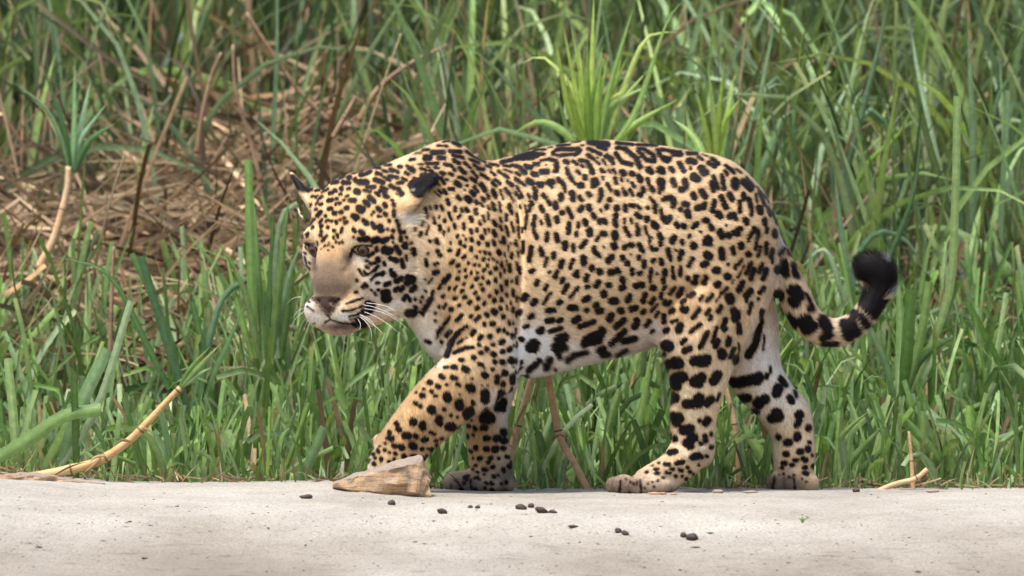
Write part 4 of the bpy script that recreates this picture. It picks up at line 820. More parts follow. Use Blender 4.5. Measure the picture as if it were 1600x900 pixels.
# ------------------------------------------------------------------ grass
def mat_leaf(name, transl=.32, rough=.52):
    m, nt, b = mat_new(name)
    at = nt.nodes.new('ShaderNodeAttribute'); at.attribute_name = 'col'
    n = nz(nt, 60, 3, .6); r = ramp(nt, [(.3, (.72, .74, .70)), (.7, (1.15, 1.12, 1.1))]); nt.links.new(n.outputs[0], r.inputs[0])
    c = mixc(nt, at.outputs['Color'], r.outputs[0], 1.0, 'MULTIPLY')
    def mt(op, a, v):
        q = nt.nodes.new('ShaderNodeMath'); q.operation = op; nt.links.new(a, q.inputs[0]); q.inputs[1].default_value = v; return q.outputs[0]
    vein = mt('ADD', mt('MULTIPLY', mt('SINE', mt('MULTIPLY', at.outputs['Alpha'], 44.0), 0), .13), .97)      # fine veins along the leaf
    cv = nt.nodes.new('ShaderNodeCombineXYZ')
    for q in range(3): nt.links.new(vein, cv.inputs[q])
    c = mixc(nt, c, cv.outputs[0], 1.0, 'MULTIPLY')
    n5 = nz(nt, 14, 4, .65); r5 = ramp(nt, [(.60, (0, 0, 0)), (.74, (.55, .55, .55))]); nt.links.new(n5.outputs[0], r5.inputs[0]); c = mixc(nt, c, lin((150, 136, 84)), r5.outputs[0])   # yellowed patches
    nt.links.new(c, b.inputs['Base Color']); b.inputs['Roughness'].default_value = rough; b.inputs['Specular IOR Level'].default_value = .45
    if transl > 0:
        tr = nt.nodes.new('ShaderNodeBsdfTranslucent'); mx = nt.nodes.new('ShaderNodeMixShader'); mx.inputs[0].default_value = transl
        c2 = mixc(nt, c, (1.12, 1.15, .65), 1.0, 'MULTIPLY'); nt.links.new(c2, tr.inputs[0])
        nt.links.new(b.outputs[0], mx.inputs[1]); nt.links.new(tr.outputs[0], mx.inputs[2])
        nt.links.new(mx.outputs[0], nt.nodes['Material Output'].inputs[0])
    return m
M_LEAF = mat_leaf('grass_leaf'); M_STRAW = mat_leaf('dry_straw', .08, .75)
T_ = np.linspace(0, 1, 8)

def blades(base, L, w, az, th0, bend, face, cut, col, fold=.25, seed=0, droop=None):
    """grass leaves as folded strips; every argument is an array over the leaves"""
    n = len(L); g = np.random.default_rng(seed); K = len(T_)
    th = th0[:, None] + bend[:, None] * T_[None] ** 1.6
    if droop is not None: th = th + droop[:, None] * np.clip(T_[None] - .55, 0, 1) * 2.2
    dt = 1.0 / (K - 1); thm = (th[:, 1:] + th[:, :-1]) / 2
    s = np.concatenate([np.zeros((n, 1)), np.cumsum(np.sin(thm) * dt, 1)], 1) * L[:, None]; h = np.concatenate([np.zeros((n, 1)), np.cumsum(np.cos(thm) * dt, 1)], 1) * L[:, None]
    wob = .012 * L[:, None] * np.sin(T_[None] * g.uniform(3, 7, (n, 1)) + g.uniform(0, 6, (n, 1))) * T_[None]
    C = np.stack([base[:, 0:1] + s * np.cos(az)[:, None] - wob * np.sin(az)[:, None], base[:, 1:2] + s * np.sin(az)[:, None] + wob * np.cos(az)[:, None], base[:, 2:3] + h], -1)
    tan = np.gradient(C, axis=1); tan /= np.linalg.norm(tan, axis=2)[..., None] + 1e-9
    fa = face[:, None] + g.uniform(-.7, .7, (n, 1)) * T_[None]
    ref = np.stack([np.cos(fa), np.sin(fa), 0 * fa], -1)
    sd = np.cross(tan, ref); nl = np.linalg.norm(sd, axis=2)[..., None]; sd = np.where(nl > .05, sd / (nl + 1e-9), np.array([1.0, 0, 0]))
    nr = np.cross(sd, tan)
    pt = np.where(cut[:, None], np.minimum(1, .45 + 1.5 * T_[None]) * (1 - .22 * T_[None]), np.minimum(1, .45 + 1.6 * T_[None]) * np.clip(1 - T_[None] ** 2.2, .015, 1))
    hw = (w[:, None] * pt / 2)[..., None]
    V = np.stack([C - sd * hw, C + nr * hw * fold, C + sd * hw], 2).reshape(-1, 3)
    i = (np.arange(n) * K * 3)[:, None, None] + (np.arange(K - 1) * 3)[None, :, None]
    q = np.array([[0, 1, 4, 3], [1, 2, 5, 4]])
    F = (i[..., None] + q[None, None]).reshape(-1, 4)
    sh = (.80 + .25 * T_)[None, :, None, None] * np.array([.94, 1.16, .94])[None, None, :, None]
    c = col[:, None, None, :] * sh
    tipb = (np.clip(T_ - .86, 0, 1) / .14)[None, :, None, None] * (g.random((n, 1, 1, 1)) < .45)
    c = c * (1 - tipb * .5) + tipb * .5 * lin((186, 178, 120))
    al = np.broadcast_to(np.array([0, .5, 1.0])[None, None, :, None], c.shape[:3] + (1,))
    return V, F, np.concatenate([c, al], -1).reshape(-1, 4)

def pal(n, cols, g, spread=.26):
    C = np.array([lin(c) for c in cols]); i = g.integers(0, len(C), n); j = g.integers(0, len(C), n); t = g.random((n, 1)) * .5
    return (C[i] * (1 - t) + C[j] * t) * np.exp(g.normal(0, spread, (n, 1)))
GREEN = [(108, 138, 72), (94, 126, 64), (122, 150, 82), (112, 140, 96), (134, 158, 96), (82, 114, 58), (142, 162, 122), (118, 148, 70)]
OLIVE = [(90, 108, 58), (104, 122, 62), (78, 100, 60), (122, 136, 74), (96, 120, 86), (66, 84, 52)]
DEEP = [(68, 94, 56), (76, 104, 66), (86, 114, 82), (60, 84, 52), (98, 118, 74)]
DRY = [(156, 130, 100), (130, 106, 80), (178, 154, 122), (94, 72, 54), (148, 116, 82), (166, 144, 116)]
def field(name, label, n, xr, yr, hr, wr, cols, seed, lean=.25, bend=(.0, .9), cutp=.3, dry=.06, mat=None, dens=None, lift=0.0, flat=False, floor=bank_z, cat='grass'):
    g = np.random.default_rng(seed)
    x = g.uniform(*xr, n); y = yr[0] + (yr[1] - yr[0]) * g.random(n)
    if dens is not None:
        p = dens(x / S / ((DIST + y) / DIST) + 800, y); k = g.random(n) < p; x, y = x[k], y[k]; n = len(x)
    z = floor(x, y) - .01 + (g.random(n) ** 1.5) * lift
    L = g.uniform(*hr, n); w = g.uniform(*wr, n)
    az = g.uniform(0, 2 * math.pi, n)
    if flat: th0 = g.normal(1.35, .28, n); bd = g.normal(0, .35, n)
    else: th0 = np.abs(g.normal(0, lean, n)); bd = g.uniform(*bend, n) * np.where(g.random(n) < .5, .35, 1)
    col = pal(n, cols, g, 0.33 if flat else .26); isd = g.random(n) < dry; col[isd] = pal(isd.sum(), DRY, g)
    V, F, c = blades(np.stack([x, y, z], 1), L, w, az, th0, bd, g.uniform(-.9, .9, n) - math.pi / 2 + math.pi * g.integers(0, 2, n), g.random(n) < cutp, col, g.uniform(.15, .4), seed,
                     np.where(g.random(n) < .18, g.uniform(.8, 2.2, n), 0) if not flat else None)
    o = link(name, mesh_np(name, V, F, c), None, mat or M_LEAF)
    return tag(o, label, cat, kind='stuff')

ip = np.interp
field('cropped_grass', 'short green grass with blunt cropped leaves along the edge of the sand', 2100, (-1.5, 1.5), (.26, .75), (.12, .30), (.006, .017), GREEN, 21, .20, (0, .8), .75, .04)
field('meadow_grass', 'dense green grass standing knee high behind the jaguar', 2900, (-1.6, 1.6), (.7, 1.6), (.24, .46), (.006, .019), GREEN, 22, .22, (.0, 1.1), .55, .05,
      dens=lambda u, y: ip(u, [0, 60, 250, 330, 380, 470, 700], [.55, .5, .38, .5, 1, 1, 1]))
field('reed_grass', 'tall loose grass with arching leaves on the slope', 1400, (-1.75, 1.75), (1.5, 3.2), (.35, .85), (.006, .020), OLIVE, 23, .25, (.0, 1.5), .15, .08,
      dens=lambda u, y: np.where(y > ip(u, [0, 260, 340, 640], [2.45, 2.5, 3.1, 2.7]), 1.0, ip(u, [0, 350, 420, 520, 640, 720], [.05, .05, .30, .12, .35, 1])))
field('tall_grass', 'tall dark green grass crowding the top of the slope', 2100, (-1.9, 1.9), (3.0, 5.2), (.5, 1.2), (.008, .024), DEEP + OLIVE[:3], 24, .22, (.0, 1.4), .08, .06)
field('arching_grass', 'broad pale arching grass leaves catching the light on the slope', 480, (-1.8, 1.8), (1.5, 3.6), (.5, 1.0), (.016, .030), [(140, 164, 116), (124, 152, 96), (150, 172, 136), (132, 160, 88), (160, 178, 104)], 31, .30, (.9, 2.3), .05, .03,
      dens=lambda u, y: np.where(y > ip(u, [0, 260, 340, 640], [2.5, 2.6, 3.2, 2.7]), ip(u, [0, 600, 700], [.5, .5, 1]), ip(u, [0, 350, 640, 720], [.05, .05, .3, 1])))
field('straw_mat', 'tangled mat of dead brown straw lying on the slope', 4200, (-1.7, .1), (1.25, 3.3), (.10, .55), (.004, .016), DRY, 25, mat=M_STRAW, flat=True, dry=0, lift=.20,
      dens=lambda u, y: ip(u, [0, 420, 560, 680, 800], [1, 1, .8, .45, .1]) * (y < ip(u, [0, 260, 340, 640], [2.5, 2.55, 3.1, 3.0])), cat='straw')
field('leaf_litter', 'dead brown leaves and stems lying under the tall grass', 2000, (-.2, 1.8), (1.3, 4.2), (.10, .5), (.004, .012), DRY[1:5] + [(86, 66, 50)], 26, mat=M_STRAW, flat=True, dry=0, lift=.10, cat='straw')
field('dry_stems', 'dry upright stems among the straw and grass', 300, (-1.7, 1.2), (1.5, 3.6), (.25, .7), (.005, .013), DRY, 27, .6, (-.2, .6), .6, 0, mat=M_STRAW,
      dens=lambda u, y: ip(u, [0, 560, 700, 1300], [1, 1, .4, .25]), cat='straw')
field('grass_sprouts', 'sparse short shoots creeping over the edge of the sand', 700, (-1.5, 1.5), (.13, .34), (.02, .07), (.003, .007), GREEN, 41, .5, (0, .9), .3, .25, floor=sand_z)
field('edge_litter', 'bits of dead grass and straw strewn along the edge of the sand', 420, (-1.5, 1.5), (.08, .34), (.02, .09), (.002, .005), DRY, 42, mat=M_STRAW, flat=True, dry=0, lift=.006, floor=lambda x, y: sand_z(x, y) + .012, cat='straw')
print('grass', time.time() - T0)

# ------------------------------------------------------------------ single plants one can point at
def bez(pts, n):
    """smooth curve through points (k,3)"""
    P = np.array(pts, float)
    if len(P) == 2: return P[0] + (P[1] - P[0]) * np.linspace(0, 1, n)[:, None]
    C = catmull([tuple(p) for p in P], 8); d = np.concatenate([[0], np.cumsum(np.linalg.norm(np.diff(C, axis=0), axis=1))])
    t = np.linspace(0, d[-1], n); return np.stack([np.interp(t, d, C[:, k]) for k in range(C.shape[1])], 1)

def leaf_mesh(pts, width, col, cut=False, fold=.3, nrm=(0.15, -1, .25), n=12, name='leaf', thick_base=.5):
    C = bez(pts, n); t = np.linspace(0, 1, n)
    tan = np.gradient(C, axis=0); tan /= np.linalg.norm(tan, axis=1)[:, None]
    sd = np.cross(tan, np.array(nrm, float)); sd /= np.linalg.norm(sd, axis=1)[:, None]; nr = np.cross(sd, tan)
    pr = np.minimum(1, thick_base + 1.6 * t) * ((1 - .2 * t) if cut else np.clip(1 - t ** 2.4, .02, 1))
    hw = (width * pr / 2)[:, None]
    V = np.stack([C - sd * hw, C - sd * hw * .5 + nr * hw * fold * .5, C + nr * hw * fold, C + sd * hw * .5 + nr * hw * fold * .5, C + sd * hw], 1).reshape(-1, 3)
    F = [(i * 5 + j, i * 5 + j + 1, (i + 1) * 5 + j + 1, (i + 1) * 5 + j) for i in range(n - 1) for j in range(4)]
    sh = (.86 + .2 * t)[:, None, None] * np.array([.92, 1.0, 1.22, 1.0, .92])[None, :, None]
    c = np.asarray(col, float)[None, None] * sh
    al = np.broadcast_to(np.linspace(0, 1, 5)[None, :, None], (n, 5, 1))
    return mesh_np(name, V, np.array(F), np.concatenate([c, al], -1).reshape(-1, 4))

def plant(name, label, cat, base, leaves, y, cols, width, group=None, seed=0, mat=None, cutp=0.0):
    """leaves: pixel polylines from the base outwards (u, v[, dy])"""
    g = np.random.default_rng(seed); b0 = W(base[0], base[1], y); root = empty(name, b0); tag(root, label, cat, group)
    for i, lf in enumerate(leaves):
        wl_ = width * g.uniform(.8, 1.2)
        if isinstance(lf[0], (int, float)): wl_, lf = lf[0], lf[1:]
        dy = g.uniform(-.10, .10); pts = []
        for k, q in enumerate(lf):
            pts.append(W(q[0], q[1], y + dy * k / max(1, len(lf) - 1)) - b0)
        c = lin(cols[i % len(cols)]) * math.exp(g.normal(0, .1))
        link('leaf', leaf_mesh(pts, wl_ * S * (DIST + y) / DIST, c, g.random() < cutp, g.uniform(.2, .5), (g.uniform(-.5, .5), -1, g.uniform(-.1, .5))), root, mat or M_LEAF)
    return root
LIME = [(158, 182, 80), (172, 192, 92), (142, 172, 76), (134, 164, 84), (180, 196, 106)]
PALE = [(112, 142, 104), (126, 152, 112), (98, 130, 84), (134, 156, 122)]
plant('grass_clump', 'bright yellow-green grass clump rising just above the middle of the jaguar back', 'grass clump', (925, 250),
      [((922, 250), (912, 190), (905, 70)), ((926, 250), (924, 150), (928, -10)), ((930, 250), (934, 150), (941, 70)), ((934, 250), (950, 150), (990, 10)), ((938, 250), (965, 170), (1012, 110)),
       ((930, 250), (905, 200), (885, 120)), ((925, 250), (890, 175), (868, 60)), ((940, 250), (985, 200), (1060, 155)), ((920, 250), (880, 205), (840, 190), (800, 210)), ((936, 250), (975, 140), (1010, 60), (1060, 50)),
       ((928, 250), (915, 160), (892, 40)), ((932, 250), (948, 190), (975, 60)), ((924, 250), (918, 170), (918, 60)), ((935, 250), (990, 180), (1040, 40), (1068, 0)), ((926, 250), (900, 150), (850, 90), (815, 100))] + [((918 + 3 * q, 250), (905 + 6 * q, 170), (880 + 14 * q + (q * 37 % 23), 40 + (q * 53 % 110))) for q in range(9)], 1.4, LIME, 12, seed=1)
plant('grass_clump', 'small bright green grass clump behind the jaguar rump with pointed upright leaves', 'grass clump', (1118, 268),
      [((1118, 268), (1122, 200), (1132, 96)), ((1114, 268), (1104, 210), (1088, 140)), ((1122, 268), (1134, 190), (1146, 135)), ((1110, 268), (1085, 215), (1050, 185)), ((1120, 268), (1116, 190), (1106, 100)), ((1120, 268), (1128, 200), (1160, 150))], 1.25, LIME, 14, seed=2)
plant('grass_plant', 'young green plant with stiff pointed leaves standing in the dead straw', 'grass plant', (112, 272),
      [((112, 272), (100, 200), (64, 96)), ((113, 272), (116, 190), (117, 92)), ((114, 272), (126, 200), (142, 124)), ((115, 270), (140, 220), (182, 192)), ((110, 272), (98, 225), (72, 170), (20, 128)), ((112, 272), (124, 222), (168, 160))], 1.55, [(86, 124, 72), (104, 138, 90), (118, 150, 112)], 11, seed=3)
plant('grass_plant', 'tall tuft of upright green leaves beside the jaguar face', 'grass plant', (415, 560),
      [((400, 560), (392, 420), (388, 250)), ((412, 560), (404, 430), (396, 300)), ((425, 560), (436, 440), (452, 306)), ((430, 560), (446, 450), (470, 380)), ((405, 560), (380, 450), (338, 370)), ((418, 560), (424, 430), (428, 320)),
       ((436, 560), (430, 430), (440, 340), (465, 318)), ((395, 560), (370, 470), (352, 390)), ((440, 560), (452, 470), (462, 410))], .75, GREEN, 13, seed=4, cutp=.3)
plant('grass_plant', 'arching pale green leaves behind the jaguar haunch', 'grass plant', (1150, 330),
      [((1150, 330), (1165, 240), (1190, 150), (1218, 120), (1238, 160)), ((1155, 330), (1172, 230), (1205, 60), (1215, -20)), ((1160, 330), (1200, 240), (1236, 170), (1240, 330)), ((1148, 330), (1172, 220), (1196, 140), (1232, 132)),
       ((1150, 330), (1130, 200), (1100, 110), (1060, 86))], 1.8, PALE, 11, seed=5)
plant('grass_plant', 'leaning grass stem with long arching leaves right of the jaguar rump', 'grass plant', (1310, 330),
      [((1310, 330), (1330, 240), (1372, 80), (1392, -20)), ((1312, 330), (1326, 220), (1335, 160), (1350, 138)), ((1315, 330), (1340, 190), (1380, 185), (1412, 300)), ((1308, 330), (1300, 260), (1308, 210)), ((1318, 330), (1360, 250), (1400, 215), (1430, 160))], 1.8, PALE + LIME[2:4], 12, seed=6)
plant('grass_plant', 'pale arching leaves curving over beside the tail tip', 'grass plant', (1330, 470),
      [((1330, 470), (1340, 400), (1375, 362), (1420, 380), (1448, 435)), ((1325, 470), (1330, 410), (1350, 380)), ((1336, 470), (1380, 420), (1428, 300), (1440, 180)), ((1320, 470), (1290, 390), (1250, 420)), ((1330, 470), (1312, 340), (1304, 270))], 1.3, PALE, 11, seed=7)
plant('grass_plant', 'stout upright green leaves standing behind the tail', 'grass plant', (1408, 620),
      [(18, (1402, 620), (1408, 540), (1402, 400)), (22, (1410, 620), (1418, 540), (1424, 452)), ((1416, 620), (1440, 520), (1452, 440)), ((1398, 620), (1380, 560), (1352, 500)), ((1420, 620), (1480, 470), (1492, 330), (1496, 150)), (14, (1412, 620), (1440, 560), (1500, 520))], .6, GREEN, 14, seed=8, cutp=.6)
plant('grass_plant', 'tall straight grass with silvery midribs rising beyond the tail', 'grass plant', (1510, 420),
      [((1505, 420), (1500, 280), (1492, 150)), ((1515, 420), (1520, 250), (1512, 20)), ((1520, 420), (1530, 300), (1560, 150), (1598, 100)), ((1500, 420), (1470, 280), (1440, 140), (1418, 20)), ((1510, 420), (1450, 220), (1420, 90), (1388, 70)), ((1512, 420), (1545, 240), (1550, 60))], 1.8, PALE + OLIVE[:2], 13, seed=9)
plant('grass_plant', 'broad green leaves bending over the sand beside the leaning cane stem', 'grass plant', (20, 760),
      [(26, (-40, 735), (40, 690), (100, 650), (158, 640)), (12, (100, 655), (140, 660), (160, 690), (172, 725)), (22, (60, 750), (110, 660), (150, 560)), (24, (90, 750), (120, 650), (168, 545)), (16, (30, 760), (20, 640), (12, 560)), (14, (120, 750), (118, 660), (115, 585)), (14, (80, 750), (150, 640), (205, 470))],
      .17, GREEN, 16, seed=10, cutp=.7)
plant('grass_plant', 'long dark blades leaning across the straw left of the jaguar chin', 'grass plant', (300, 640),
      [((290, 640), (262, 520), (206, 396)), ((300, 640), (330, 520), (352, 460), (400, 430)), ((280, 640), (230, 540), (170, 430), (85, 400)), ((310, 640), (318, 560), (300, 470)), ((295, 640), (250, 500), (220, 400)), ((305, 640), (345, 560), (385, 470))], .7, [(78, 112, 58), (92, 124, 84), (70, 104, 50)], 14, seed=11, cutp=.4)
plant('grass_plant', 'green leaves under the jaguar belly between fore and hind legs', 'grass plant', (960, 765),
      [(15, (955, 775), (945, 700), (938, 655)), (15, (960, 770), (985, 690), (1010, 590)), (16, (970, 770), (1000, 650), (1020, 535)), (13, (940, 770), (905, 680), (885, 600)), (14, (950, 770), (950, 680), (968, 610)), (14, (980, 770), (1010, 700), (1035, 640))], .38, GREEN, 14, seed=12, cutp=.8)
plant('grass_plant', 'broad green leaf slanting up between the hind legs', 'grass plant', (1085, 772), [(20, (1075, 775), (1110, 700), (1175, 625)), (13, (1090, 775), (1130, 710), (1195, 690)), (12, (1080, 775), (1090, 730), (1120, 690))], .36, GREEN, 14, seed=13, cutp=.5)
plant('grass_plant', 'low green leaves splayed right of the far hind paw', 'grass plant', (1300, 772),
      [(15, (1300, 775), (1330, 720), (1385, 660)), (13, (1305, 775), (1350, 730), (1418, 668)), (15, (1330, 775), (1345, 700), (1350, 672)), (12, (1310, 775), (1340, 735), (1382, 710)), (14, (1290, 775), (1310, 690), (1360, 640)), (12, (1320, 775), (1400, 740), (1530, 732))], .36, GREEN, 14, seed=14, cutp=.5)
plant('grass_plant', 'green leaf fan between the fore paws behind the driftwood', 'grass plant', (690, 775), [(13, (675, 775), (700, 735), (740, 715)), (11, (680, 775), (672, 740), (676, 722)), (10, (685, 775), (700, 745), (718, 735))], .25, GREEN, 12, seed=15)

# tufts of cropped grass along the sand's edge, every leaf a piece of its own
for i in range(34):
    g = np.random.default_rng(300 + i)
    u0 = (i + g.uniform(.1, .9)) / 34 * 1640 - 20; y = g.uniform(.28, .62); k = (DIST + y) / DIST
    v0 = 450 + (ZC - float(bank_z(np.array([(u0 - 800) * S * k]), np.array([y]))[0])) / (S * k)
    lv = []
    for j in range(int(g.integers(5, 9))):
        a = g.normal(0, .33); Lp = g.uniform(70, 190); b_ = a + g.normal(0, .35); u1 = u0 + g.normal(0, 16)
        lv.append((g.uniform(9, 18), (u1, v0), (u1 + math.sin(a) * Lp * .5, v0 - math.cos(a) * Lp * .5), (u1 + math.sin(a) * Lp * .5 + math.sin(b_) * Lp * .5, v0 - math.cos(a) * Lp * .5 - math.cos(b_) * Lp * .5)))
    plant('grass_tuft', 'tuft of green grass with blunt cropped leaves ' + ['behind the leaning cane stem', 'between the cane stem and the driftwood', 'behind the driftwood and raised paw', 'under the jaguar belly', 'behind and between the hind legs', 'below the hanging tail', 'along the sand beyond the tail'][int(np.searchsorted([280, 440, 690, 950, 1290, 1400], u0))], 'grass tuft', (u0, v0), lv, y, [GREEN[q] for q in g.permutation(len(GREEN))], 13, 'cropped grass tufts along the sand edge', 400 + i, None, .75)

# leaning cane stem
def mat_stem(name, c1, c2, c3):
    m, nt, b = mat_new(name)
    n1 = nz(nt, 16, 5, .65, stretch=(1, 1, 1)); r1 = ramp(nt, [(.3, lin(c1)), (.5, lin(c2)), (.72, lin(c3))]); nt.links.new(n1.outputs[0], r1.inputs[0])
    n2 = nz(nt, 160, 4, .7, stretch=(.25, 1, 1)); r2 = ramp(nt, [(.3, (.7, .68, .64)), (.6, (1.05, 1.05, 1.05))]); nt.links.new(n2.outputs[0], r2.inputs[0])
    c = mixc(nt, r1.outputs[0], r2.outputs[0], .8, 'MULTIPLY'); nt.links.new(c, b.inputs['Base Color']); b.inputs['Roughness'].default_value = .6
    bp = nt.nodes.new('ShaderNodeBump'); bp.inputs['Strength'].default_value = .35; bp.inputs['Distance'].default_value = .003
    nt.links.new(n2.outputs[0], bp.inputs['Height']); nt.links.new(bp.outputs[0], b.inputs['Normal'])
    return m
M_CANE = mat_stem('cane', (150, 112, 66), (184, 150, 96), (196, 170, 118)); M_NODE = mat_stem('cane_node', (84, 58, 38), (110, 80, 54), (140, 108, 76))
M_DRY = mat_stem('dry_cane', (178, 138, 96), (202, 164, 122), (212, 184, 148))
M_STRAWC = mat_stem('straw_cane', (110, 82, 60), (140, 110, 82), (164, 138, 108))
def stalk(name, label, cat, pts, y, r0, r1, nodes, mat, leaves=(), scraps=(), ys=None, group=None):
    P3 = [W(q[0], q[1], (ys[i] if ys else y)) for i, q in enumerate(pts)]; b0 = P3[0]; root = empty(name, b0); tag(root, label, cat, group)
    C = bez([p - b0 for p in P3], 26); rr = np.linspace(r0, r1, 26) * S
    for f in nodes:
        rr = rr * (1 + .16 * np.exp(-((np.linspace(0, 1, 26) - f) / .02) ** 2))
    link('stem', tube('stem', C, rr, 10), root, mat)
    for f in nodes:
        i = f * 25; i0 = int(i); p = C[i0] + (C[min(25, i0 + 1)] - C[i0]) * (i - i0); d = C[min(25, i0 + 1)] - C[max(0, i0 - 1)]; d /= np.linalg.norm(d)
        r = (r0 + (r1 - r0) * f) * S
        link('node_ring', tube('node_ring', [p - d * r * .30, p - d * r * .1, p + d * r * .1, p + d * r * .30], [r * 1.06, r * 1.26, r * 1.22, r * 1.05], 10), root, M_NODE)
    for wpx, lf, c in leaves:
        link('leaf', leaf_mesh([W(q[0], q[1], y - .01 * k) - b0 for k, q in enumerate(lf)], wpx * S, lin(c), False, .4), root, M_LEAF)
    for wpx, lf, c in scraps:
        link('dry_sheath', leaf_mesh([W(q[0], q[1], y - .03) - b0 for k, q in enumerate(lf)], wpx * S, lin(c), False, .5, name='dry_sheath'), root, M_STRAW)
    return root
stalk('cane_stem', 'leaning yellow cane stem with green leaves at its tip growing from the sand', 'cane', [(28, 750), (90, 738), (150, 722), (200, 690), (240, 650), (264, 624), (282, 606)], .12, 9.0, 5.0, (.28, .47, .70, .98), M_CANE,
      leaves=[(11, ((280, 608), (305, 580), (346, 536)), (128, 156, 88)), (9, ((281, 607), (312, 584), (331, 574)), (142, 164, 112)), (8, ((279, 608), (298, 575), (330, 540)), (110, 142, 72))],
      scraps=[(7, ((158, 716), (145, 728), (132, 738)), (150, 118, 84)), (5, ((205, 690), (190, 688), (178, 698)), (120, 90, 64)), (6, ((165, 712), (150, 714), (140, 722)), (168, 138, 100)), (4, ((222, 668), (232, 672), (238, 678)), (140, 110, 80))])
stalk('dry_stalk', 'thin orange-brown dry stalk slanting down from the jaguar belly', 'dry stalk', [(850, 540), (832, 590), (815, 645), (800, 700), (786, 770)], .22, 6, 6, (.55,), M_DRY,
      scraps=[(5, ((806, 690), (796, 665), (788, 650)), (176, 146, 108)), (4, ((802, 700), (790, 690), (782, 680)), (164, 130, 92))])
stalk('dry_stalk', 'pale jointed dry stalk bent at a node below the jaguar belly', 'dry stalk', [(848, 540), (858, 600), (874, 680), (898, 725), (922, 772)], .18, 6.5, 5.5, (.55,), M_DRY,
      scraps=[(4, ((874, 680), (865, 684), (860, 690)), (140, 104, 70)), (4, ((874, 678), (884, 684), (888, 690)), (150, 116, 80))])
stalk('dry_stalk', 'short pale dry stalk showing between the hind legs', 'dry stalk', [(1128, 590), (1140, 630), (1150, 680), (1156, 775)], .35, 4.5, 4, (.4,), M_DRY)
stalk('dry_stalk', 'broken straw stalk lying slanted at the edge of the sand', 'dry stalk', [(1372, 767), (1400, 756), (1430, 748), (1449, 733)], .06, 4.5, 4, (.75,), M_DRY)
stalk('dry_stalk', 'short upright straw stub with a green tip beside the slanted stalk', 'dry stalk', [(1427, 766), (1425, 735), (1423, 705), (1420, 674)], .10, 3.8, 2.2, (.5,), M_DRY)
stalk('dry_stalk', 'thick upright dry cane rising out of the straw heap', 'dry stalk', [(60, 420), (85, 370), (104, 300), (107, 260)], 1.5, 8, 5, (.6,), M_DRY)
stalk('dry_stalk', 'split dry cane with a pointed top leaning in the straw', 'dry stalk', [(308, 240), (314, 190), (330, 120), (346, 82)], 2.2, 5, 3, (.7,), M_STRAWC)
stalk('dry_stalk', 'long thin dry cane curving down into the straw', 'dry stalk', [(364, 70), (368, 140), (388, 210), (408, 285)], 2.0, 3, 4, (.5,), M_STRAWC)
stalk('dry_stalk', 'long fallen cane slanting across the dark gap above the jaguar head', 'dry stalk', [(385, 20), (430, 90), (470, 145), (515, 190)], 2.4, 3, 5, (.4,), M_STRAWC)
stalk('dry_stalk', 'rusty brown cane fan leaning towards the bright grass', 'dry stalk', [(560, 190), (590, 140), (640, 100), (700, 70)], 2.3, 7, 2, (.4,), M_STRAWC)
stalk('dry_stalk', 'bent dry cane poking up just behind the jaguar neck', 'dry stalk', [(520, 215), (540, 180), (556, 152)], 1.8, 5, 4, (.5,), M_STRAWC)
stalk('dry_stalk', 'brown upright stem in the grass left of the jaguar chin', 'dry stalk', [(172, 560), (174, 480), (176, 420), (178, 385)], .8, 4.5, 2.5, (.4,), M_STRAWC)

# ------------------------------------------------------------------ driftwood
def mat_wood(name):
    m, nt, b = mat_new(name)
    n1 = nz(nt, 20, 7, .75, stretch=(.7, 1.2, 1.8)); r1 = ramp(nt, [(.30, lin((104, 88, 74))), (.44, lin((160, 136, 110))), (.55, lin((178, 144, 106))), (.68, lin((184, 168, 150)))]); nt.links.new(n1.outputs[0], r1.inputs[0])
    n2 = nz(nt, 80, 7, .8, stretch=(.3, 1, 2.0)); r2 = ramp(nt, [(.34, (.30, .27, .25)), (.5, (1, 1, 1)), (.8, (1.1, 1.1, 1.1))]); nt.links.new(n2.outputs[0], r2.inputs[0])
    c = mixc(nt, r1.outputs[0], r2.outputs[0], .9, 'MULTIPLY')
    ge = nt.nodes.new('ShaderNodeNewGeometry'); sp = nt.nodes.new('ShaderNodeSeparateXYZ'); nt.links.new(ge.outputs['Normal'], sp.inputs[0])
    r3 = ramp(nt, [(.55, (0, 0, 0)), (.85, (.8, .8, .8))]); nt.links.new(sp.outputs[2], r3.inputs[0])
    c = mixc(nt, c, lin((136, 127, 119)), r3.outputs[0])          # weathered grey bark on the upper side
    nt.links.new(c, b.inputs['Base Color']); b.inputs['Roughness'].default_value = .85
    bp = nt.nodes.new('ShaderNodeBump'); bp.inputs['Strength'].default_value = .9; bp.inputs['Distance'].default_value = .006
    nt.links.new(n2.outputs[0], bp.inputs['Height']); nt.links.new(bp.outputs[0], b.inputs['Normal'])
    return m
M_WOOD = mat_wood('driftwood')
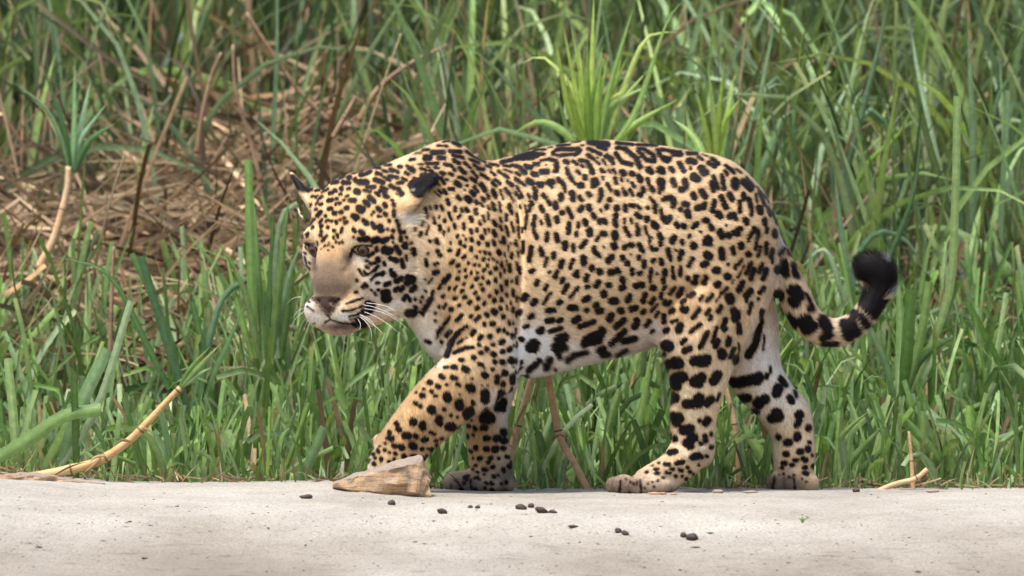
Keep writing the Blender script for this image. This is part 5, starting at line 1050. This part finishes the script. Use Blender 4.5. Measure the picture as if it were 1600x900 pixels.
def wood(name, label, st, y0, seed):
    """st: u, top v, bottom v, half depth m; a rough log lofted along u"""
    g = np.random.default_rng(seed); st = np.array(st, float); us = np.linspace(st[0, 0], st[-1, 0], 44); N = 20
    top, bot, hd = [np.interp(us, st[:, 0], st[:, k]) for k in (1, 2, 3)]
    an = np.linspace(0, 2 * math.pi, N, endpoint=False); V = []
    for i, u in enumerate(us):
        c = W(u, (top[i] + bot[i]) / 2, y0); hz = (bot[i] - top[i]) / 2 * S
        for a in an:
            ca, sa = math.cos(a), math.sin(a); ca = math.copysign(abs(ca) ** .6, ca); sa = math.copysign(abs(sa) ** .7, sa)
            V.append((c[0], c[1] + ca * hd[i], c[2] + sa * hz))
    V = np.array(V); p = V * np.array([30, 60, 90]); V[:, 1] += .018 * noise_arr(p * .8, seed, 4) * np.repeat(np.minimum(1, hd / .03), N); V[:, 2] += .015 * noise_arr(p * .5 + 40, seed + 1, 4) * np.repeat(np.minimum(1, hd / .05), N)
    last = np.arange((44 - 3) * N, 44 * N); V[last, 0] += .012 * noise_arr(V[last] * 120, seed + 2, 2)
    F = [(i * N + j, i * N + (j + 1) % N, (i + 1) * N + (j + 1) % N, (i + 1) * N + j) for i in range(43) for j in range(N)]
    me = bpy.data.meshes.new(name); b0 = W(us[22], bot[22], y0)
    me.from_pydata([tuple(v - b0) for v in V], [], [tuple(reversed(f)) for f in F] + [tuple(range(N)), tuple(reversed(range(43 * N, 44 * N)))]); me.update()
    me.polygons.foreach_set('use_smooth', [False] * (43 * N + 2))
    root = empty(name, b0); tag(root, label, 'driftwood'); link('log', me, root, M_WOOD)
    return root, b0
dw, db = wood('driftwood', 'broken piece of pale driftwood with splintered end in front of the raised paw',
     [(520, 754, 762, .012), (538, 750, 764, .03), (556, 742, 767, .045), (575, 736, 774, .06), (600, 730, 780, .065), (630, 721, 786, .065), (654, 712, 786, .06), (660, 716, 786, .055), (666, 728, 786, .05), (673, 748, 785, .04), (671, 768, 784, .03)], -.255, 5)
wood('buried_root', 'weathered brown root half buried at the foot of the leaning cane', [(-60, 733, 760, .05), (0, 737, 760, .05), (50, 740, 762, .045), (90, 745, 760, .03), (135, 751, 760, .015), (160, 755, 760, .006)], -.10, 8)

# ------------------------------------------------------------------ droppings, stones, chips on the sand
M_DUNG = mat_stem('dropping', (44, 30, 24), (58, 40, 32), (78, 58, 46)); M_STONE = mat_stem('stone', (120, 102, 88), (150, 130, 112), (172, 156, 140)); M_CHIP = mat_stem('wood_chip', (170, 120, 74), (184, 140, 96), (190, 156, 120))
def lump(name, seed, squash=(1, 1, 1)):
    g = np.random.default_rng(seed); me = uv_sphere(name, 1.0, 14, 9); co = np.empty(len(me.vertices) * 3, np.float32); me.vertices.foreach_get('co', co); co = co.reshape(-1, 3)
    co *= (1 + .36 * noise_arr(co * 1.5 + seed, seed, 3))[:, None]; me.vertices.foreach_set('co', (co * np.array(squash)).astype(np.float32).ravel()); me.update(); return me
def sand_at(u, v):
    """where the view line through a pixel meets the sand"""
    best = None
    for y in np.linspace(.2, -2.0, 441):
        p = W(u, v, y); z = float(sand_z(np.array([p[0]]), np.array([y]))[0])
        if p[2] >= z: best = (p[0], y, z); break
    return best or (W(u, v, -.3)[0], -.3, 0)
YS = np.linspace(.25, -2.2, 491)
def sand_hit(u, v):
    k = (DIST + YS) / DIST; X = (u - 800) * S * k; Z = ZC + (450 - v) * S * k; d = Z - sand_z(X, YS)
    i = np.argmax((d[:-1] < 0) & (d[1:] >= 0)) if ((d[:-1] < 0) & (d[1:] >= 0)).any() else 120
    j = len(YS) - 2 - np.argmax(((d[:-1] < 0) & (d[1:] >= 0))[::-1]) if ((d[:-1] < 0) & (d[1:] >= 0)).any() else i
    return X[j], YS[j], float(sand_z(X[j:j + 1], YS[j:j + 1])[0])
def litter(name, label, cat, group, u, v, a, b_, mat, seed, rot=0, sq=.5):
    x, y, z = sand_hit(u, v + b_); o = link(name, lump(name, seed), None, mat)
    o.scale = (a * S, b_ * S * 1.1, b_ * S); o.location = (x, y, z + b_ * S * sq); o.rotation_euler = (0, R(rot), R(seed * 37 % 60 - 30))
    tag(o, label, cat, group); return o
DRL = ['flat dark dropping below the thin tail of the driftwood', 'round dark dropping just below the driftwood block', 'oval dark dropping lying alone below the far fore paw', 'oval dropping that leads the row of four below the belly stalks', 'small round dropping second in the row of four', 'largest dropping, third in the row of four on the sand', 'thin flat dropping last in the row of four', 'thin dark bark-like dropping lying alone on the slope', 'left dark lump of the touching black pair on the slope', 'right dark lump of the touching black pair on the slope', 'small lump of the brown pair farthest down the slope', 'large lump of the brown pair farthest down the slope', 'tiny dark crumb, first of two below the far fore paw', 'tiny dark crumb, second of two below the far fore paw']
DR = [(479, 775, 10, 4, 0), (612, 784, 6, 5, 0), (691, 797, 8, 5, 18), (815, 791, 9, 5, 12), (830, 789, 5, 4, 0), (847, 796, 10, 5.5, 25), (864, 799, 7, 3, 8), (896, 823, 10, 2.6, 4), (966, 828, 6, 4.5, 0), (977, 832, 6, 4, 30), (1068, 835, 5, 5, 0), (1081, 837, 9, 6, 6), (735, 791, 4, 3, 0), (746, 792, 4, 2.6, 0)]
for i, (u, v, a, b_, rt) in enumerate(DR):
    litter('dropping', DRL[i], 'dropping', 'dark droppings scattered on the sand', u, v, a, b_, M_DUNG, 40 + i, rt)
for i, (u, v, a, b_, lab) in enumerate([(1120, 764, 10, 4, 'brown lumpy stone at the sand edge between the hind paws'), (1172, 766, 12, 3, 'flat pale stone just left of the far hind paw'), (1333, 763, 6, 4, 'small black pebble at the sand edge under the straw stub'), (1452, 763, 11, 3, 'flat brown stone beyond the slanted straw stalk')]):
    o = litter('stone', lab, 'stone', None, u, v, a, b_, M_DUNG if i == 2 else M_STONE, 60 + i, 0, .5); o.location.y = -.12; o.location.z = float(sand_z(np.array([o.location.x]), np.array([-.12]))[0]) + b_ * S * .5
for i, (u, v, a, b_) in enumerate([(1020, 765, 12, 2), (1035, 767, 6, 1.6), (1050, 767, 6, 1.4)]):
    o = litter('wood_chip', ['long thin orange wood chip under the near hind paw', 'short orange wood chip next to the long chip', 'small orange wood chip nearest the heel of the hind paw'][i], 'wood chip', 'wood chips under the hind paw', u, v, a, b_, M_CHIP, 70 + i, 0, .6); o.location.y = -.185; o.location.z = float(sand_z(np.array([o.location.x]), np.array([-.185]))[0]) + b_ * S
spr = sand_hit(1254, 818); root = empty('seedling', spr); tag(root, 'tiny green seedling sprouting alone from the sand', 'seedling')
for a in (-1, 0, 1):
    link('leaf', leaf_mesh([(0, 0, 0), (a * .003, 0, .007), (a * .009, -.002, .011 + .004 * (a == 0))], .004, lin((120, 140, 70)), False, .3, n=6), root, M_LEAF)
# crumbs too small to count
g = np.random.default_rng(77); VV, FF_ = [], []; nv = 0
for i in range(620):
    u, v = g.uniform(-10, 1610), 770 + 128 * g.random() ** .8; x, y, z = sand_hit(u, v); r = S * g.uniform(.5, 1.5) * (2.0 if g.random() < .05 else 1)
    q = g.normal(0, 1, (6, 3)) * .35 + np.array([[1, 0, 0], [-1, 0, 0], [0, 1, 0], [0, -1, 0], [0, 0, .6], [0, 0, -.6]]); VV.append(q * r * np.array([g.uniform(1, 2.4), 1, .7]) + np.array([x, y, z + r * .3]))
    FF_.append(np.array([(0, 2, 4), (2, 1, 4), (1, 3, 4), (3, 0, 4), (2, 0, 5), (1, 2, 5), (3, 1, 5), (0, 3, 5)]) + nv); nv += 6
tag(link('sand_debris', mesh_np('sand_debris', np.concatenate(VV), np.concatenate(FF_), None, False), None, M_DUNG), 'fine dark crumbs of debris strewn over the sand', 'debris', kind='stuff')
print('all', time.time() - T0)
